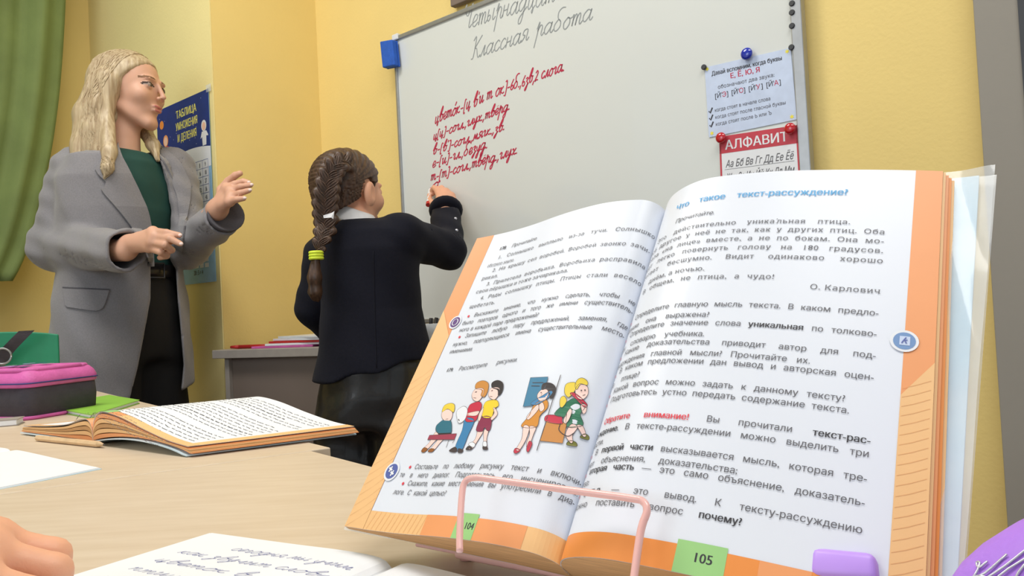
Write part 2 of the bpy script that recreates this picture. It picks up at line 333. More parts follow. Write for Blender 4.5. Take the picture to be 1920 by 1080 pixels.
def cursive(mb, surf, s_, u, v, xh, wd, adv=1.0, slope=0, shear=.32, off=.0006, jit=.04, space=1.0, u1=None):
    tot = sum(CUR.get(c, CUR[' '])[0] for c in s_)*xh*adv
    if u1 is not None: adv *= (u1-u)/tot
    x = 0
    for c in s_:
        a, st = CUR.get(c, CUR[' ']); j = rng.normal(0, jit, 2)
        for pl in st:
            q = cr(A(pl), 4) if len(pl) > 2 else A(pl, float); q = q*xh
            q = np.stack([u+(x+(q[:, 0]+shear*q[:, 1]))*1.0*(adv if False else 1), v+q[:, 1]+j[1]*xh], 1)
            if adv != 1: q[:, 0] = u+x+(q[:, 0]-u-x)*max(adv, .6)
            q[:, 1] += slope*(q[:, 0]-u); ribbon(mb, surf, q, wd*(1+j[0]), off)
        x += a*xh*adv

# ------------------------------------------------------------------ signed-distance modelling (people, cloth)
def smin(a, b, k):
    h = np.clip(.5+.5*(b-a)/k, 0, 1); return b*(1-h)+a*h-k*h*(1-h)
def smax(a, b, k): return -smin(-a, -b, k)
def sd_sph(p, c, r): return np.linalg.norm(p-c, axis=1)-r
def sd_ell(p, c, r, ax=None):
    q = p-c
    if ax is not None: q = q@np.asarray(ax).T
    r = A(r); k0 = np.linalg.norm(q/r, axis=1); k1 = np.linalg.norm(q/(r*r), axis=1)+1e-9; return k0*(k0-1)/k1
def sd_cone(p, a, b, ra, rb):              # capsule with linearly varying radius
    a = A(a, float); b = A(b, float); d = b-a; t = np.clip(((p-a)@d)/(d@d), 0, 1); return np.linalg.norm(p-a-t[:, None]*d, axis=1)-(ra+(rb-ra)*t)
def sd_flat(p, a, b, ra, rb, side, fl):    # same, squashed along `side`
    a = A(a, float); b = A(b, float); d = b-a; t = np.clip(((p-a)@d)/(d@d), 0, 1); q = p-a-t[:, None]*d; s_ = q@side
    q = q+(s_*(1/fl-1))[:, None]*side; return (np.linalg.norm(q, axis=1)-(ra+(rb-ra)*t))*min(1, fl*1.3)
def chain(p, pts, rs, k=.01, d=None):
    for i in range(len(pts)-1):
        e = sd_cone(p, pts[i], pts[i+1], rs[i], rs[i+1]); d = e if d is None else smin(d, e, k)
    return d
def rings(p, R, k=None):
    """body made of stacked ellipses: R = list of (centre, half width, half depth, yaw) sorted by z"""
    z = p[:, 2]; Z = A([r[0][2] for r in R]); o = np.argsort(Z); Z = Z[o]; C = A([R[i][0] for i in o]); W_ = A([R[i][1] for i in o]); D_ = A([R[i][2] for i in o]); Yw = A([R[i][3] for i in o])
    zc = np.clip(z, Z[0], Z[-1]); cx = np.interp(zc, Z, C[:, 0]); cy = np.interp(zc, Z, C[:, 1]); a = np.interp(zc, Z, W_); b = np.interp(zc, Z, D_); y = np.interp(zc, Z, Yw)
    dx = p[:, 0]-cx; dy = p[:, 1]-cy; u = dx*np.cos(y)+dy*np.sin(y); v = -dx*np.sin(y)+dy*np.cos(y)
    k0 = np.sqrt((u/a)**2+(v/b)**2); k1 = np.sqrt((u/a**2)**2+(v/b**2)**2)+1e-9; d = k0*(k0-1)/k1; d = np.where(k0 < .05, -np.minimum(a, b), d)
    dz = np.maximum(z-Z[-1], Z[0]-z); return smax(d, dz, .02)
def sdf_mesh(f, lo, hi, h, mi=None):
    lo = A(lo, float); hi = A(hi, float); B = 6; n = (np.ceil((hi-lo)/(h*B)).astype(int))*B+1
    cn = (n-1)//B; cc = [lo[i]+(np.arange(cn[i])+.5)*B*h for i in range(3)]
    X = np.stack(np.meshgrid(*cc, indexing='ij'), -1).reshape(-1, 3); d = f(X); act = np.abs(d) < B*h*1.35
    val = np.repeat(np.repeat(np.repeat(np.where(d > 0, 1., -1.).reshape(cn), B, 0), B, 1), B, 2); val = np.pad(val, ((0, 1),)*3, mode='edge')
    need = np.zeros(n, bool); ai = np.argwhere(act.reshape(cn))
    for i, j, k in ai: need[i*B:i*B+B+1, j*B:j*B+B+1, k*B:k*B+B+1] = True
    idx = np.argwhere(need); pts = lo+idx*h; out = np.empty(len(pts))
    for s in range(0, len(pts), 400000): out[s:s+400000] = f(pts[s:s+400000])
    val[need] = out; ins = val < 0
    c = ins[:-1, :-1, :-1].astype(np.int8)
    tot = sum(ins[a:n[0]-1+a, b:n[1]-1+b, e:n[2]-1+e].astype(np.int8) for a in (0, 1) for b in (0, 1) for e in (0, 1))
    cells = np.argwhere((tot > 0) & (tot < 8)); cid = -np.ones(n-1, int); cid[tuple(cells.T)] = np.arange(len(cells))
    acc = np.zeros((len(cells), 3)); cnt = np.zeros(len(cells))
    cor = [(0,0,0),(1,0,0),(0,1,0),(1,1,0),(0,0,1),(1,0,1),(0,1,1),(1,1,1)]
    cv = [val[tuple((cells+A(q)).T)] for q in cor]
    for a in range(8):
        for b in range(a+1, 8):
            if sum(abs(x-y) for x, y in zip(cor[a], cor[b])) == 1:
                m = (cv[a] < 0) != (cv[b] < 0); t = cv[a][m]/(cv[a][m]-cv[b][m]); acc[m] += A(cor[a])+t[:, None]*(A(cor[b])-A(cor[a])); cnt[m] += 1
    V = lo+(cells+acc/cnt[:, None])*h; Q = []
    for ax in range(3):
        sl0 = [slice(1, n[i]-1) for i in range(3)]; sl1 = list(sl0); sl0[ax] = slice(0, n[ax]-1); sl1[ax] = slice(1, n[ax])
        a = ins[tuple(sl0)]; b = ins[tuple(sl1)]; e = np.argwhere(a != b); sg = a[tuple(e.T)]; off = A([1, 1, 1]); off[ax] = 0; e = e+off
        o1, o2 = [i for i in range(3) if i != ax]; d1 = np.zeros(3, int); d1[o1] = 1; d2 = np.zeros(3, int); d2[o2] = 1
        q = np.stack([cid[tuple((e-x).T)] for x in (d1*0, d1, d1+d2, d2)], 1); fl = sg if ax != 1 else ~sg; q[fl] = q[fl][:, ::-1]; Q.append(q[(q >= 0).all(1)])
    return V, np.vstack(Q)
def sdf_obj(name, f, lo, hi, h, mats, parent, matf=None, smooth_it=0, flip=True):
    V, Q = sdf_mesh(f, lo, hi, h)
    if flip: Q = Q[:, ::-1]
    mb = MB(); mb.v = [V]; mb.f = [tuple(q) for q in Q.tolist()]; mb.n = len(V); mb.mi = (matf(V[Q].mean(1)).astype(int).tolist() if matf else [0]*len(Q))
    o = mb.build(name, mats, parent, smooth=True, fixn=True)
    if smooth_it: m = o.modifiers.new('smooth', 'SMOOTH'); m.factor = .5; m.iterations = smooth_it
    return o
def trace(f, px, py, y0, y1, n=60):
    """depth at which the sight line meets a surface; used once while building to lay seams and flaps onto cloth"""
    px = np.asarray(px, float); py = np.asarray(py, float); R = _fw+((px-960)/F)[:, None]*RT-((py-540)/F)[:, None]*UP; R /= R[:, 1:2]
    t = np.full(len(px), float(y0))
    for _ in range(n): t = np.minimum(t+np.clip(f(CAMP+R*t[:, None]), -.01, .05)*.8, y1)
    return CAMP+R*t[:, None]
def drape(mb, f, Ap, Bp, y0, y1, off, thick, nu=16, nv=10, mi=0):
    """thin cloth panel between two outlines, lying on surface f"""
    a = cr(Ap, 8); b = cr(Bp, 8)
    def rs(q):
        L = np.r_[0, np.cumsum(np.linalg.norm(np.diff(q, axis=0), axis=1))]; t = np.linspace(0, L[-1], nu); return np.stack([np.interp(t, L, q[:, 0]), np.interp(t, L, q[:, 1])], 1)
    a = rs(a); b = rs(b); w_ = np.linspace(0, 1, nv)[None, :, None]; G2 = a[:, None]*(1-w_)+b[:, None]*w_
    X = trace(f, G2[..., 0].ravel(), G2[..., 1].ravel(), y0, y1)
    e = 1e-3; nn = np.stack([f(X+A(d)*e)-f(X-A(d)*e) for d in np.eye(3)], 1); nn /= np.linalg.norm(nn, axis=1)[:, None]+1e-9
    G = (X+nn*off).reshape(nu, nv, 3); T_ = (-nn*thick).reshape(nu, nv, 3); mb.grid(G, mi, T_)

# ================================================================== ROOM
Zu = A([0, 0, 1.]); Wd = nrm([.763, -.646, 0]); Dd = nrm([.646, .763, 0])
H0 = P(815, 360, 2.15); H0[2] = 0
wallC0 = H0+Dd*.03
cBC = PL(618, 610, wallC0, -Dd); cBC[2] = 0
cAB = PL(418, 640, cBC, Wd); cAB[2] = 0
cDA = PL(165, 5, cAB, -Dd); cDA[2] = 0
endC = PL(1866, 540, wallC0, -Dd); endC[2] = 0
CH = 2.75
def wall(name, a, b, n, m, th=.1):
    mb = MB(); mb.prism([a, b, b+Zu*CH, a+Zu*CH], -A(n)*th); return tag(mb.build(name, m), kind='structure')
wall('wall_board', cBC, cBC+Wd*3.3, -Dd, 'wall_paint'); wall('wall_return', cBC, cAB+Dd*.0045, Wd, 'wall_paint', .08)
wall('wall_poster', cAB, cDA, -Dd, 'wall_pale', .004); wall('wall_left', cDA, cDA-Dd*3.2, Wd, 'wall_paint')
mb = MB(); mb.box((0, .8, -.05), (9, 8, .1)); tag(mb.build('floor', 'floor_lino'), kind='structure')
mb = MB(); mb.box((0, .8, CH+.05), (9, 8, .1)); tag(mb.build('ceiling', 'ceiling_white'), kind='structure')
# baseboards
for nm, a, b, n in (('baseboard_board', cBC, cBC+Wd*2.2, -Dd), ('baseboard_poster', cAB, cDA, -Dd), ('baseboard_left', cDA, cDA-Dd*3, Wd)):
    mb = MB(); mb.prism([a, b, b+Zu*.07, a+Zu*.07], A(n)*.012); tag(mb.build(nm, 'edge_band'), kind='structure')
# grey door leaf standing open against the right end of the board wall
dr = MB(); a = endC+(-Dd)*.002; dr.prism([a, a+Wd*.9, a+Wd*.9+Zu*2.3, a+Zu*2.3], -Dd*.035)
do = tag(dr.build('door_1', 'wall_grey', bevel=.002), kind='structure')
dr = MB(); e = PL(1912, 60, a-Dd*.035, -Dd); e[2] = 0; dr.prism([e, e+Wd*.012, e+Wd*.012+Zu*2.28, e+Zu*2.28], -Dd*.004); dr.build('door_groove', 'dark_rubber', do)

# curtain
cpl = cDA+Wd*.14
def tz(px, py): p = PL(px, py, cpl, Wd); return (cpl-p)@Dd, p[2]
edge = cr([tz(*q) for q in [(122, -260), (118, 0), (110, 150), (98, 250), (85, 320), (62, 420), (38, 490), (18, 528)]], 8)
mb = MB(); zs = np.linspace(edge[-1, 1], 2.62, 50); zz = edge[::-1, 1]; te = np.interp(zs, zz, edge[::-1, 0]); hem = edge[-1, 1]
G = []
for i, z in enumerate(zs):
    row = []
    for j in range(90):
        f_ = j/89; t = te[i]*(1-f_)+f_*(edge[:, 0].max()+1.0); k = .028*(.5+.5*(z-hem)/1.2)*math.sin(f_*38+.6*math.sin(z*3))+.012*math.sin(f_*90+z)
        row.append(cpl-Dd*t+Zu*z+Wd*(k+.02))
    G.append(row)
mb.grid(G, 0, Wd*-.004); tag(mb.build('curtain', 'curtain_green', smooth=True), 'gathered olive green curtain hanging beside the teacher', 'curtain')

# ================================================================== WHITEBOARD
bp = Plane(H0, Wd, Zu); bp.N = -Dd
def buv(px, py): p = PL(px, py, H0, -Dd)-H0; return float(p@Wd), float(p[2])
uL, zT = buv(741, 72); _, zB = buv(790, 606); uR, _ = buv(1515, 200); zB2 = buv(830, 607)[1]
zT2 = buv(900, 3)[1]; zT = (zT+zT2)/2; print('board', uL, uR, zB, zT, 'corners', cBC, cAB, cDA, endC)
def bbox3(mb, u0, u1, z0, z1, o0, o1, mi=0): mb.prism([bp.at(u0, z0, o0), bp.at(u1, z0, o0), bp.at(u1, z1, o0), bp.at(u0, z1, o0)], -Dd*(o1-o0), mi)
wb = empty('whiteboard', bp.at((uL+uR)/2, zB, -.02), 'large white magnetic board with red handwriting on the yellow wall', 'whiteboard')
mb = MB(); bbox3(mb, uL+.004, uR-.004, zB+.004, zT-.004, -.015, 0); mb.build('panel', 'board_white', wb)
fr = .012
for u0, u1, z0, z1 in ((uL-fr*.3, uL+fr*.5, zB, zT), (uR-.022, uR, zB, zT), (uL, uR-.02, zT-fr, zT), (uL, uR-.02, zB, zB+fr)):
    mb = MB(); bbox3(mb, u0, u1, z0, z1, -.018, .006); mb.build('frame_rail', 'alu', wb, bevel=.002)
mb = MB(); bbox3(mb, uL-.006, uL+.02, zT-.012, zT+.006, -.018, .009); mb.build('corner_cap', 'white_plastic', wb, bevel=.003)
mb = MB()
for s_, p0, p1, xh in (("Четырнадцат", (866, 56), (1040, 2), .030), ("Классная", (882, 112), (990, 75), .026), ("работа", (1003, 70), (1110, 38), .026)):
    (a, b), (c, d) = buv(*p0), buv(*p1); cursive(mb, bp, s_, a, b, xh, .0026, slope=(d-b)/(c-a), u1=c)
tag(mb.build('handwriting', 'marker_grey', wb, fixn=False), kind='stuff')
mb = MB()
for s_, p0, p1, xh in (("цветóк–[ц в'и т ок]", (815, 232), (950, 172), .019), ("–6б.,6зв,2 слога.", (950, 172), (1058, 132), .017), ("ц[ц]–согл.,глух.,твёрд.", (812, 262), (956, 205), .015),
                       ("в–[в']–согл.,мягк.,зв.", (811, 290), (946, 243), .015), ("е–[и]–гл.,безуд.", (810, 314), (914, 277), .016), ("т–[т]–согл.,твёрд.,глух.", (807, 340), (970, 288), .016), ("о", (807, 358), (822, 352), .017)):
    (a, b), (c, d) = buv(*p0), buv(*p1); cursive(mb, bp, s_, a, b, xh, .0032, slope=(d-b)/(c-a), u1=c)
tag(mb.build('handwriting', 'marker_red', wb, fixn=False), kind='stuff')

# sponge at the upper left corner of the board
def bsolid(name, pxs, o0, o1, m, label, cat, group=None, bevel=.003):
    mb = MB(); q = [buv(*p) for p in pxs]; mb.prism([bp.at(u, z, o0) for u, z in q], -Dd*(o1-o0)); o = mb.build(name, m, None, bevel=bevel, smooth=False); return tag(o, label, cat, group)
sp = empty('board_eraser', bp.at(*buv(739, 105), 0), 'blue felt board eraser clinging to the upper left corner of the whiteboard', 'eraser')
q = [(726, 82), (749, 78), (754, 126), (731, 131)]
mb = MB(); mb.prism([bp.at(*buv(*p), .012) for p in q], -Dd*.018); mb.build('grip', 'blue_felt', sp, bevel=.004)
mb = MB(); mb.prism([bp.at(*buv(*p), .0065) for p in q], -Dd*.0054); mb.build('felt', 'blue_felt', sp, bevel=.001)

# sheets held by magnets
def pin(px, py, r, h, m, label, grp, nm='magnet', dome=False, off=.0012):
    u, z = buv(px, py); c = bp.at(u, z, off)
    prof = [(r*.82, 0), (r, h*.25), (r, h*.7), (r*.8, h)] if not dome else [(r*.55, 0), (r*.6, h*.25), (r*.95, h*.45), (r, h*.65), (r*.85, h*.85), (r*.5, h*.97), (r*.12, h)]
    mb = MB(); mb.lathe(c, prof, -Dd, 22); return tag(mb.build(nm, m, smooth=dome), label, 'magnet', grp)
def sheet(name, pxs, off, m, label, cat):     # bl, br, tr, tl
    c = [bp.at(*buv(*p), off) for p in pxs]; Qd = Quad(*c); r = empty(name, c[0], label, cat)
    n = 9; uu, vv = np.meshgrid(np.linspace(0, Qd.W, n), np.linspace(0, Qd.H, n), indexing='ij'); G = Qd.at(uu, vv)
    mb = MB(); mb.grid(G, 0, Dd*.0006); mb.build('paper', m, r); Qd.N = -Dd; return Qd, r
Qd, r = sheet('reminder_sheet', [(1330, 258), (1495, 224), (1483, 90), (1322, 127)], .002, 'sheet_blue', 'pale blue printed reminder sheet about sounds, pinned above the alphabet sheet', 'sheet')
col = {}; W_, H_ = Qd.W, Qd.H; print('sheet', W_, H_)
tx = lambda s_, u0, u1, v, sz, m='ink', b=False, al='center': text(col, Qd, [(s_, m, b)], u0*W_, u1*W_, v*H_, sz*H_, .0004, al)
tx('Давай вспомним, когда буквы', .08, .9, .86, .085, 'ink_bold', True, 'just'); tx('Е, Ё, Ю, Я', .3, .65, .765, .1, 'marker_red', True)
tx('обозначают два звука:', .15, .8, .655, .075)
for i, (a_, b_) in enumerate((('[Й', 'Э'), ('[Й', 'О'), ('[Й', 'У'), ('[Й', 'А'))):
    text(col, Qd, [(a_+"'", 'ink_bold', False)], (.1+.2*i)*W_, W_, .53*H_, .095*H_, .0004, 'left'); text(col, Qd, [(b_, 'marker_red', False)], (.19+.2*i)*W_, W_, .53*H_, .095*H_, .0004, 'left')
    text(col, Qd, [(']', 'ink_bold', False)], (.245+.2*i)*W_, W_, .53*H_, .095*H_, .0004, 'left')
for v, s_ in ((.34, 'когда стоят в начале слова'), (.24, 'когда стоят после гласной буквы'), (.14, 'когда стоят после Ь или Ъ')):
    tx(s_, .09, {.34: .74, .24: .90, .14: .74}[v], v, .072, 'ink', False, 'just'); k = MB() if 'ink_bold' not in col else col['ink_bold']; col['ink_bold'] = k
    ribbon(k, Qd, [(.02*W_, (v+.03)*H_), (.035*W_, v*H_), (.065*W_, (v+.07)*H_)], .003, .0004)
for u, v in ((.04, .05), (.95, .05), (.03, .97), (.96, .96)):
    poly_on(col.setdefault('yellow_plain', MB()), Qd, [(u*W_+.005*math.cos(t)*(1 if i % 2 else .5), v*H_+.005*math.sin(t)*(1 if i % 2 else .5)) for i, t in enumerate(np.linspace(0, 6.283, 13)[:-1])], .0003)
flush(col, 'printed_text', r)
Qd, r = sheet('alphabet_sheet', [(1353, 345), (1499, 333), (1497, 235), (1350, 257)], .0045, 'paper', 'alphabet sheet with a red heading band, pinned low at the right edge of the whiteboard', 'sheet')
lo = [bp.at(*buv(*p), .0045) for p in [(1358, 470), (1510, 458), (1497, 235), (1350, 257)]]
bpy.data.objects.remove(r.children[0]); Qd = Quad(*lo); W_, H_ = Qd.W, Qd.H; uu, vv = np.meshgrid(np.linspace(0, W_, 9), np.linspace(0, H_, 9), indexing='ij')
mb = MB(); mb.grid(Qd.at(uu, vv), 0, Dd*.0006); mb.build('paper', 'paper', r); Qd.N = -Dd
def rect(Q_, u0, u1, v0, v1, m, cl, off=.0003, n=6):
    uu, vv = np.meshgrid(np.linspace(u0, u1, n), np.linspace(v0, v1, n), indexing='ij'); cl.setdefault(m, MB()).grid(Q_.at(uu, vv, off))
col = {}; rect(Qd, 0, W_, H_-.036, H_, 'poster_red', col); rect(Qd, 0, .004, 0, H_, 'poster_red', col); rect(Qd, W_-.004, W_, 0, H_, 'poster_red', col)
text(col, Qd, [('АЛФАВИТ', 'paper', True)], 0, W_*.96, H_-.029, .027, .0006, 'center')
for k, row in enumerate(('Аа Бб Вв Гг Дд Ее Ёё', 'Жж Зз Ии Йй Кк Лл Мм', 'Нн Оо Пп Рр Сс Тт Уу', 'Фф Хх Цц Чч Шш Щщ')):
    text(col, Qd, [(row, 'ink', False)], .012, W_-.012, H_-.066-.028*k, .021, .0005, 'just', shear=.35)
    ribbon(col['ink'], Qd, [(.01, H_-.07-.028*k), (W_/2, H_-.07-.028*k), (W_-.01, H_-.07-.028*k)], .0006, .0004)
flush(col, 'printed_text', r)
g = 'magnets and pins on the whiteboard'
pin(1404, 103, .0125, .014, 'blue_gloss', 'round glossy blue magnet at the top of the pale blue sheet', g, dome=True, off=.003)
pin(1357, 260, .0115, .014, 'red_gloss', 'glossy red magnet at the left end of the alphabet heading', g, dome=True, off=.006)
pin(1486, 243, .0115, .014, 'red_gloss', 'glossy red magnet at the right end of the alphabet heading', g, dome=True, off=.006)
for (x, y), lb in (((1322, 127), 'small dark magnet at the upper left corner of the pale blue sheet'), ((1486, 90), 'small dark magnet at the upper right corner of the pale blue sheet'),
                   ((1487, 50), 'small dark magnet on the board edge, next above the blue sheet'), ((1487, 25), 'small dark magnet on the board edge, second above the blue sheet'), ((1487, 8), 'topmost small dark magnet on the right board edge')):
    pin(x, y, .0058, .006, 'dark_rubber', lb, g, off=.003)

# wooden strip on the wall above the board
mb = MB(); u0, z0 = buv(842, 12); u1, z1 = buv(900, -16); o = mb.prism([bp.at(u0, z0, -.025), bp.at(u0+.12, z0, -.025), bp.at(u0+.12, z0+.06, -.025), bp.at(u0, z0+.06, -.025)], -Dd*.02).build('cork_strip', 'desk_panel', bevel=.003)
tag(o, 'brown strip fixed to the wall just above the whiteboard', 'strip')

# ================================================================== MULTIPLICATION POSTER
a_ = [PL(x, y, cAB-Dd*.003, -Dd) for x, y in [(322, 531), (405, 527.5), (391, 166), (294, 207)]]
uw = nrm(a_[1]-a_[0]); tr_ = a_[2]; wdt = (a_[2]-a_[3])@Wd; ht = a_[2][2]-a_[1][2]; print('poster', wdt, ht)
bl = a_[2]-Wd*wdt-Zu*ht; pr = empty('multiplication_poster', bl, 'navy and white multiplication table poster taped behind the teacher', 'poster')
pw = Plane(bl, Wd, Zu); pw.N = -Dd
mb = MB(); uu, vv = np.meshgrid(np.linspace(0, wdt, 8), np.linspace(0, ht, 12), indexing='ij'); mb.grid(pw.at(uu, vv, .001), 0, Dd*.0008); mb.build('paper', 'poster_sky', pr)
col = {}; rect(pw, 0, wdt, ht*.66, ht, 'poster_navy', col, .0013)
fan_on(col.setdefault('paper', MB()), pw, [(0, ht*.64)]+[(wdt*t, ht*(.665+.055*math.sin(t*2.4))) for t in np.linspace(0, 1, 14)]+[(wdt, ht*.6), (0, ht*.6)], .0016)
rect(pw, wdt*.04, wdt*.96, ht*.24, ht*.655, 'paper', col, .0019)
for s_, v in (('ТАБЛИЦА', .91), ('УМНОЖЕНИЯ', .845), ('И ДЕЛЕНИЯ', .78)):
    text(col, pw, [(s_, 'poster_yellow', True)], wdt*.27, wdt*.9, ht*v, ht*.058, .0018, 'center', stretch=.62 if len(s_) > 8 else .8)
for i in range(26): 
    x, y = rng.uniform(.03, .97)*wdt, rng.uniform(.72, .99)*ht; poly_on(col['paper'], pw, [(x+.0014*math.cos(t), y+.0014*math.sin(t)) for t in (0, 1.57, 3.14, 4.71)], .0017)
def disc(cl, m, sf, u, v, r, off, r2=None, n=18): poly_on(cl.setdefault(m, MB()), sf, [(u+r*math.cos(t), v+(r2 or r)*math.sin(t)) for t in np.linspace(0, 2*math.pi, n+1)[:-1]], off)
disc(col, 'orange_deep', pw, wdt*.1, ht*.91, .014, .0018)
for cx, cy, s_, hm, bm_ in ((.17, .76, 1.0, 'orange', 'poster_red'), (.9, .77, .9, 'paper', 'paper')):
    X_, Y_ = cx*wdt, cy*ht; k = .05*s_
    disc(col, hm, pw, X_, Y_+k*.62, k*.34, .0019, k*.38); disc(col, 'skin_print', pw, X_, Y_+k*.58, k*.24, .0021, k*.28)
    fan_on(col.setdefault(bm_, MB()), pw, [(X_-k*.3, Y_+k*.25), (X_+k*.3, Y_+k*.25), (X_+k*.55, Y_-k*.1), (X_+k*.28, Y_-k*.1), (X_+k*.25, Y_-k*.7), (X_-k*.25, Y_-k*.7), (X_-k*.28, Y_-k*.1), (X_-k*.5, Y_-k*.2)], .0018)
gx0, gx1, gy0, gy1 = wdt*.05, wdt*.95, ht*.25, ht*.64; nc, nr = 9, 9
for i in range(nc+1): x = gx0+(gx1-gx0)*i/nc; ribbon(col.setdefault('icon_dark', MB()), pw, [(x, gy0), (x, (gy0+gy1)/2), (x, gy1)], .0012, .0022)
for i in range(nr+1): y = gy0+(gy1-gy0)*i/nr; ribbon(col['icon_dark'], pw, [(gx0, y), ((gx0+gx1)/2, y), (gx1, y)], .0012, .0022)
for i in range(nr):
    for j in range(nc):
        text(col, pw, [(str((i+1)*(j+1)), 'ink_bold', True)], gx0+(gx1-gx0)*j/nc, gx0+(gx1-gx0)*(j+1)/nc, gy1-(gy1-gy0)*(i+.8)/nr, .019, .0023, 'center', stretch=.62)
for i in range(5):
    for j in range(4): rect(pw, wdt*(.55+.09*j), wdt*(.62+.09*j), ht*(.2-.03*i), ht*(.222-.03*i), 'paper', col, .0019, 2)
text(col, pw, [('20 : 5 = 4', 'ink_bold', True)], wdt*.5, wdt*.9, ht*.045, .02, .0022, 'center', stretch=.7)
flush(col, 'printed_text', pr)
mb = MB(); mb.prism([pw.at(wdt-.012, ht-.01, .001), pw.at(wdt+.016, ht-.01, .001), pw.at(wdt+.016, ht+.012, .001), pw.at(wdt-.012, ht+.012, .001)], -Dd*.0006); mb.build('tape', 'plastic_clear', pr)

# ================================================================== TABLES
TZ = .72
K = PZ(620, 839, TZ); Sd = nrm(PZ(193, 899, TZ)-K); E1 = nrm(PZ(262, 752, TZ)-PZ(560, 824, TZ)); 
def table(name, k0, e1, L1, L2, label):
    r = empty(name, (k0[0], k0[1], 0), label, 'table', 'pale wood school tables pushed together')
    mb = MB(); mb.prism([k0, k0+e1*L1, k0+e1*L1+Sd*L2, k0+Sd*L2], A([0, 0, -.022])); mb.build('tabletop', 'table_wood', r, bevel=.0015)
    for a, b in ((.06, .06), (L1-.06, .06), (.06, L2-.06), (L1-.06, L2-.06)):
        p = k0+e1*a+Sd*b; mb = MB(); mb.tube([(p[0], p[1], TZ-.023), (p[0], p[1], 0)], .016, 12); mb.build('leg', 'metal_grey', r, smooth=False)
    mb = MB()
    for a0, b0, a1, b1 in ((.06, .06, L1-.06, .06), (.06, L2-.06, L1-.06, L2-.06), (.06, .06, .06, L2-.06), (L1-.06, .06, L1-.06, L2-.06)):
        p, q = k0+e1*a0+Sd*b0, k0+e1*a1+Sd*b1; mb.tube([p-Zu*.035, q-Zu*.035], .012, 8)
    mb.build('apron_frame', 'metal_grey', r)
table('school_table', K, E1, 1.2, 1.25, 'pale wood table farther from the camera, carrying the pink and black pencil case')
table('school_table', K+Sd*.022-E1*.0032, -E1, 1.2, 1.25, 'pale wood table nearer the camera, under the book on its stand')

# ================================================================== BOOK ON THE STAND
Bo = CAMP+A([.0194, .3481, -.1234]); BU = nrm([.8086, -.5884, -.0021]); BV = nrm([.3645, .4982, .7868]); BN = nrm([-.4619, -.6369, .6173])
BW, BH = .165, .213
def prof(ang, kn=(0, .012, .03, .06, .1, .165), n=160):
    s_ = np.linspace(0, .1655, n); a = np.radians(np.interp((s_[1:]+s_[:-1])/2, kn, ang)); d = s_[1]-s_[0]
    return np.stack([np.r_[0, np.cumsum(np.cos(a)*d)], np.r_[0, np.cumsum(np.sin(a)*d)]], 1)
pgL = Sheet(Bo, BU, BV, BN, -1, prof([112, 84, 9.2, -6.7, -14, -3.1]))
pgR = Sheet(Bo, BU, BV, BN, 1, prof([92.6, 69.4, 31.9, -1.1, -9.2, -14.9]))
bk = empty('textbook', Bo, 'open orange-bordered textbook standing on the pink wire stand, the largest thing in view', 'book')
def block(side, pg, name, tmin, nsh=7):
    """leaves of one half: stacked bent sheets between the top page and the cover"""
    L_ = pg.L[-1]; uu = np.linspace(0, L_, 60)
    x = np.interp(uu, pg.L, pg.p[:, 0]); n = np.interp(uu, pg.L, pg.p[:, 1]); nb = np.minimum(n-tmin, n[-1]-tmin+(n.max()-n[-1])*.0)
    nb = np.minimum(nb, np.interp(x, [0, .03, x[-1]], [-.003, n[-1]*.5-tmin, n[-1]-tmin]))
    mb = MB(); G = []
    for v in (0.0, BH): G.append([Bo+side*a*BU+(c-.0006)*BN+v*BV for a, c in zip(x, n)])
    Gb = A([[Bo+side*a*BU+c*BN+v*BV for a, c in zip(x, nb)] for v in (0.0, BH)]); G = A(G); mb.grid(G, 0, Gb-G)
    return mb.build(name, 'page_side', bk, smooth=False), x, nb
_, xL, nbL = block(-1, pgL, 'page_block', .0035); _, xR, nbR = block(1, pgR, 'page_block', .006)
# cover boards under the leaves
for side, x, nb, ov in ((-1, xL, nbL, .003), (1, xR, nbR, .014)):
    xx = np.r_[x, x[-1]+ov]; nn = np.r_[nb, nb[-1]]-.0006; G = A([[Bo+side*(a-(.006*(1-v/BH) if side > 0 and a > x[-1] else 0))*BU+c*BN+v*BV for a, c in zip(xx, nn)] for v in (.0005, BH+.001)]); mb = MB(); mb.grid(G, 0, -BN*.0016)
    mb.build('cover', 'cover_blue', bk)
# clear protective jacket, folded round both boards
mb = MB(); xx = np.linspace(x[-1]-.05, x[-1]+.0205, 30); jf = lambda a, v: a-(.011*(1-v/BH))*max(0, (a-x[-1]+.02)/.04); vv_ = np.linspace(.0, BH+.004, 24)
G = A([[Bo+jf(a, v)*BU+v*BV+(nbR[-1]+.0012+.0012*math.sin(v*60+a*200)*max(0, (a-x[-1])/.02))*BN for a in xx] for v in vv_]); mb.grid(G); mb.build('plastic_jacket', 'plastic_clear', bk, smooth=True)
mb = MB(); G = A([[Bo+jf(a, v)*BU+v*BV+(nbR[-1]-.0045)*BN for a in xx] for v in vv_]); mb.grid(G); mb.build('plastic_jacket', 'plastic_clear', bk, smooth=True)
mb = MB(); xx = np.linspace(-xL[-1]-.0075, -xL[-1]+.03, 12); G = A([[Bo+a*BU+v*BV+(nbL[-1]-.0034+.0003*math.sin(v*80))*BN for a in xx] for v in vv_]); mb.grid(G); mb.build('plastic_jacket', 'plastic_clear', bk, smooth=True)
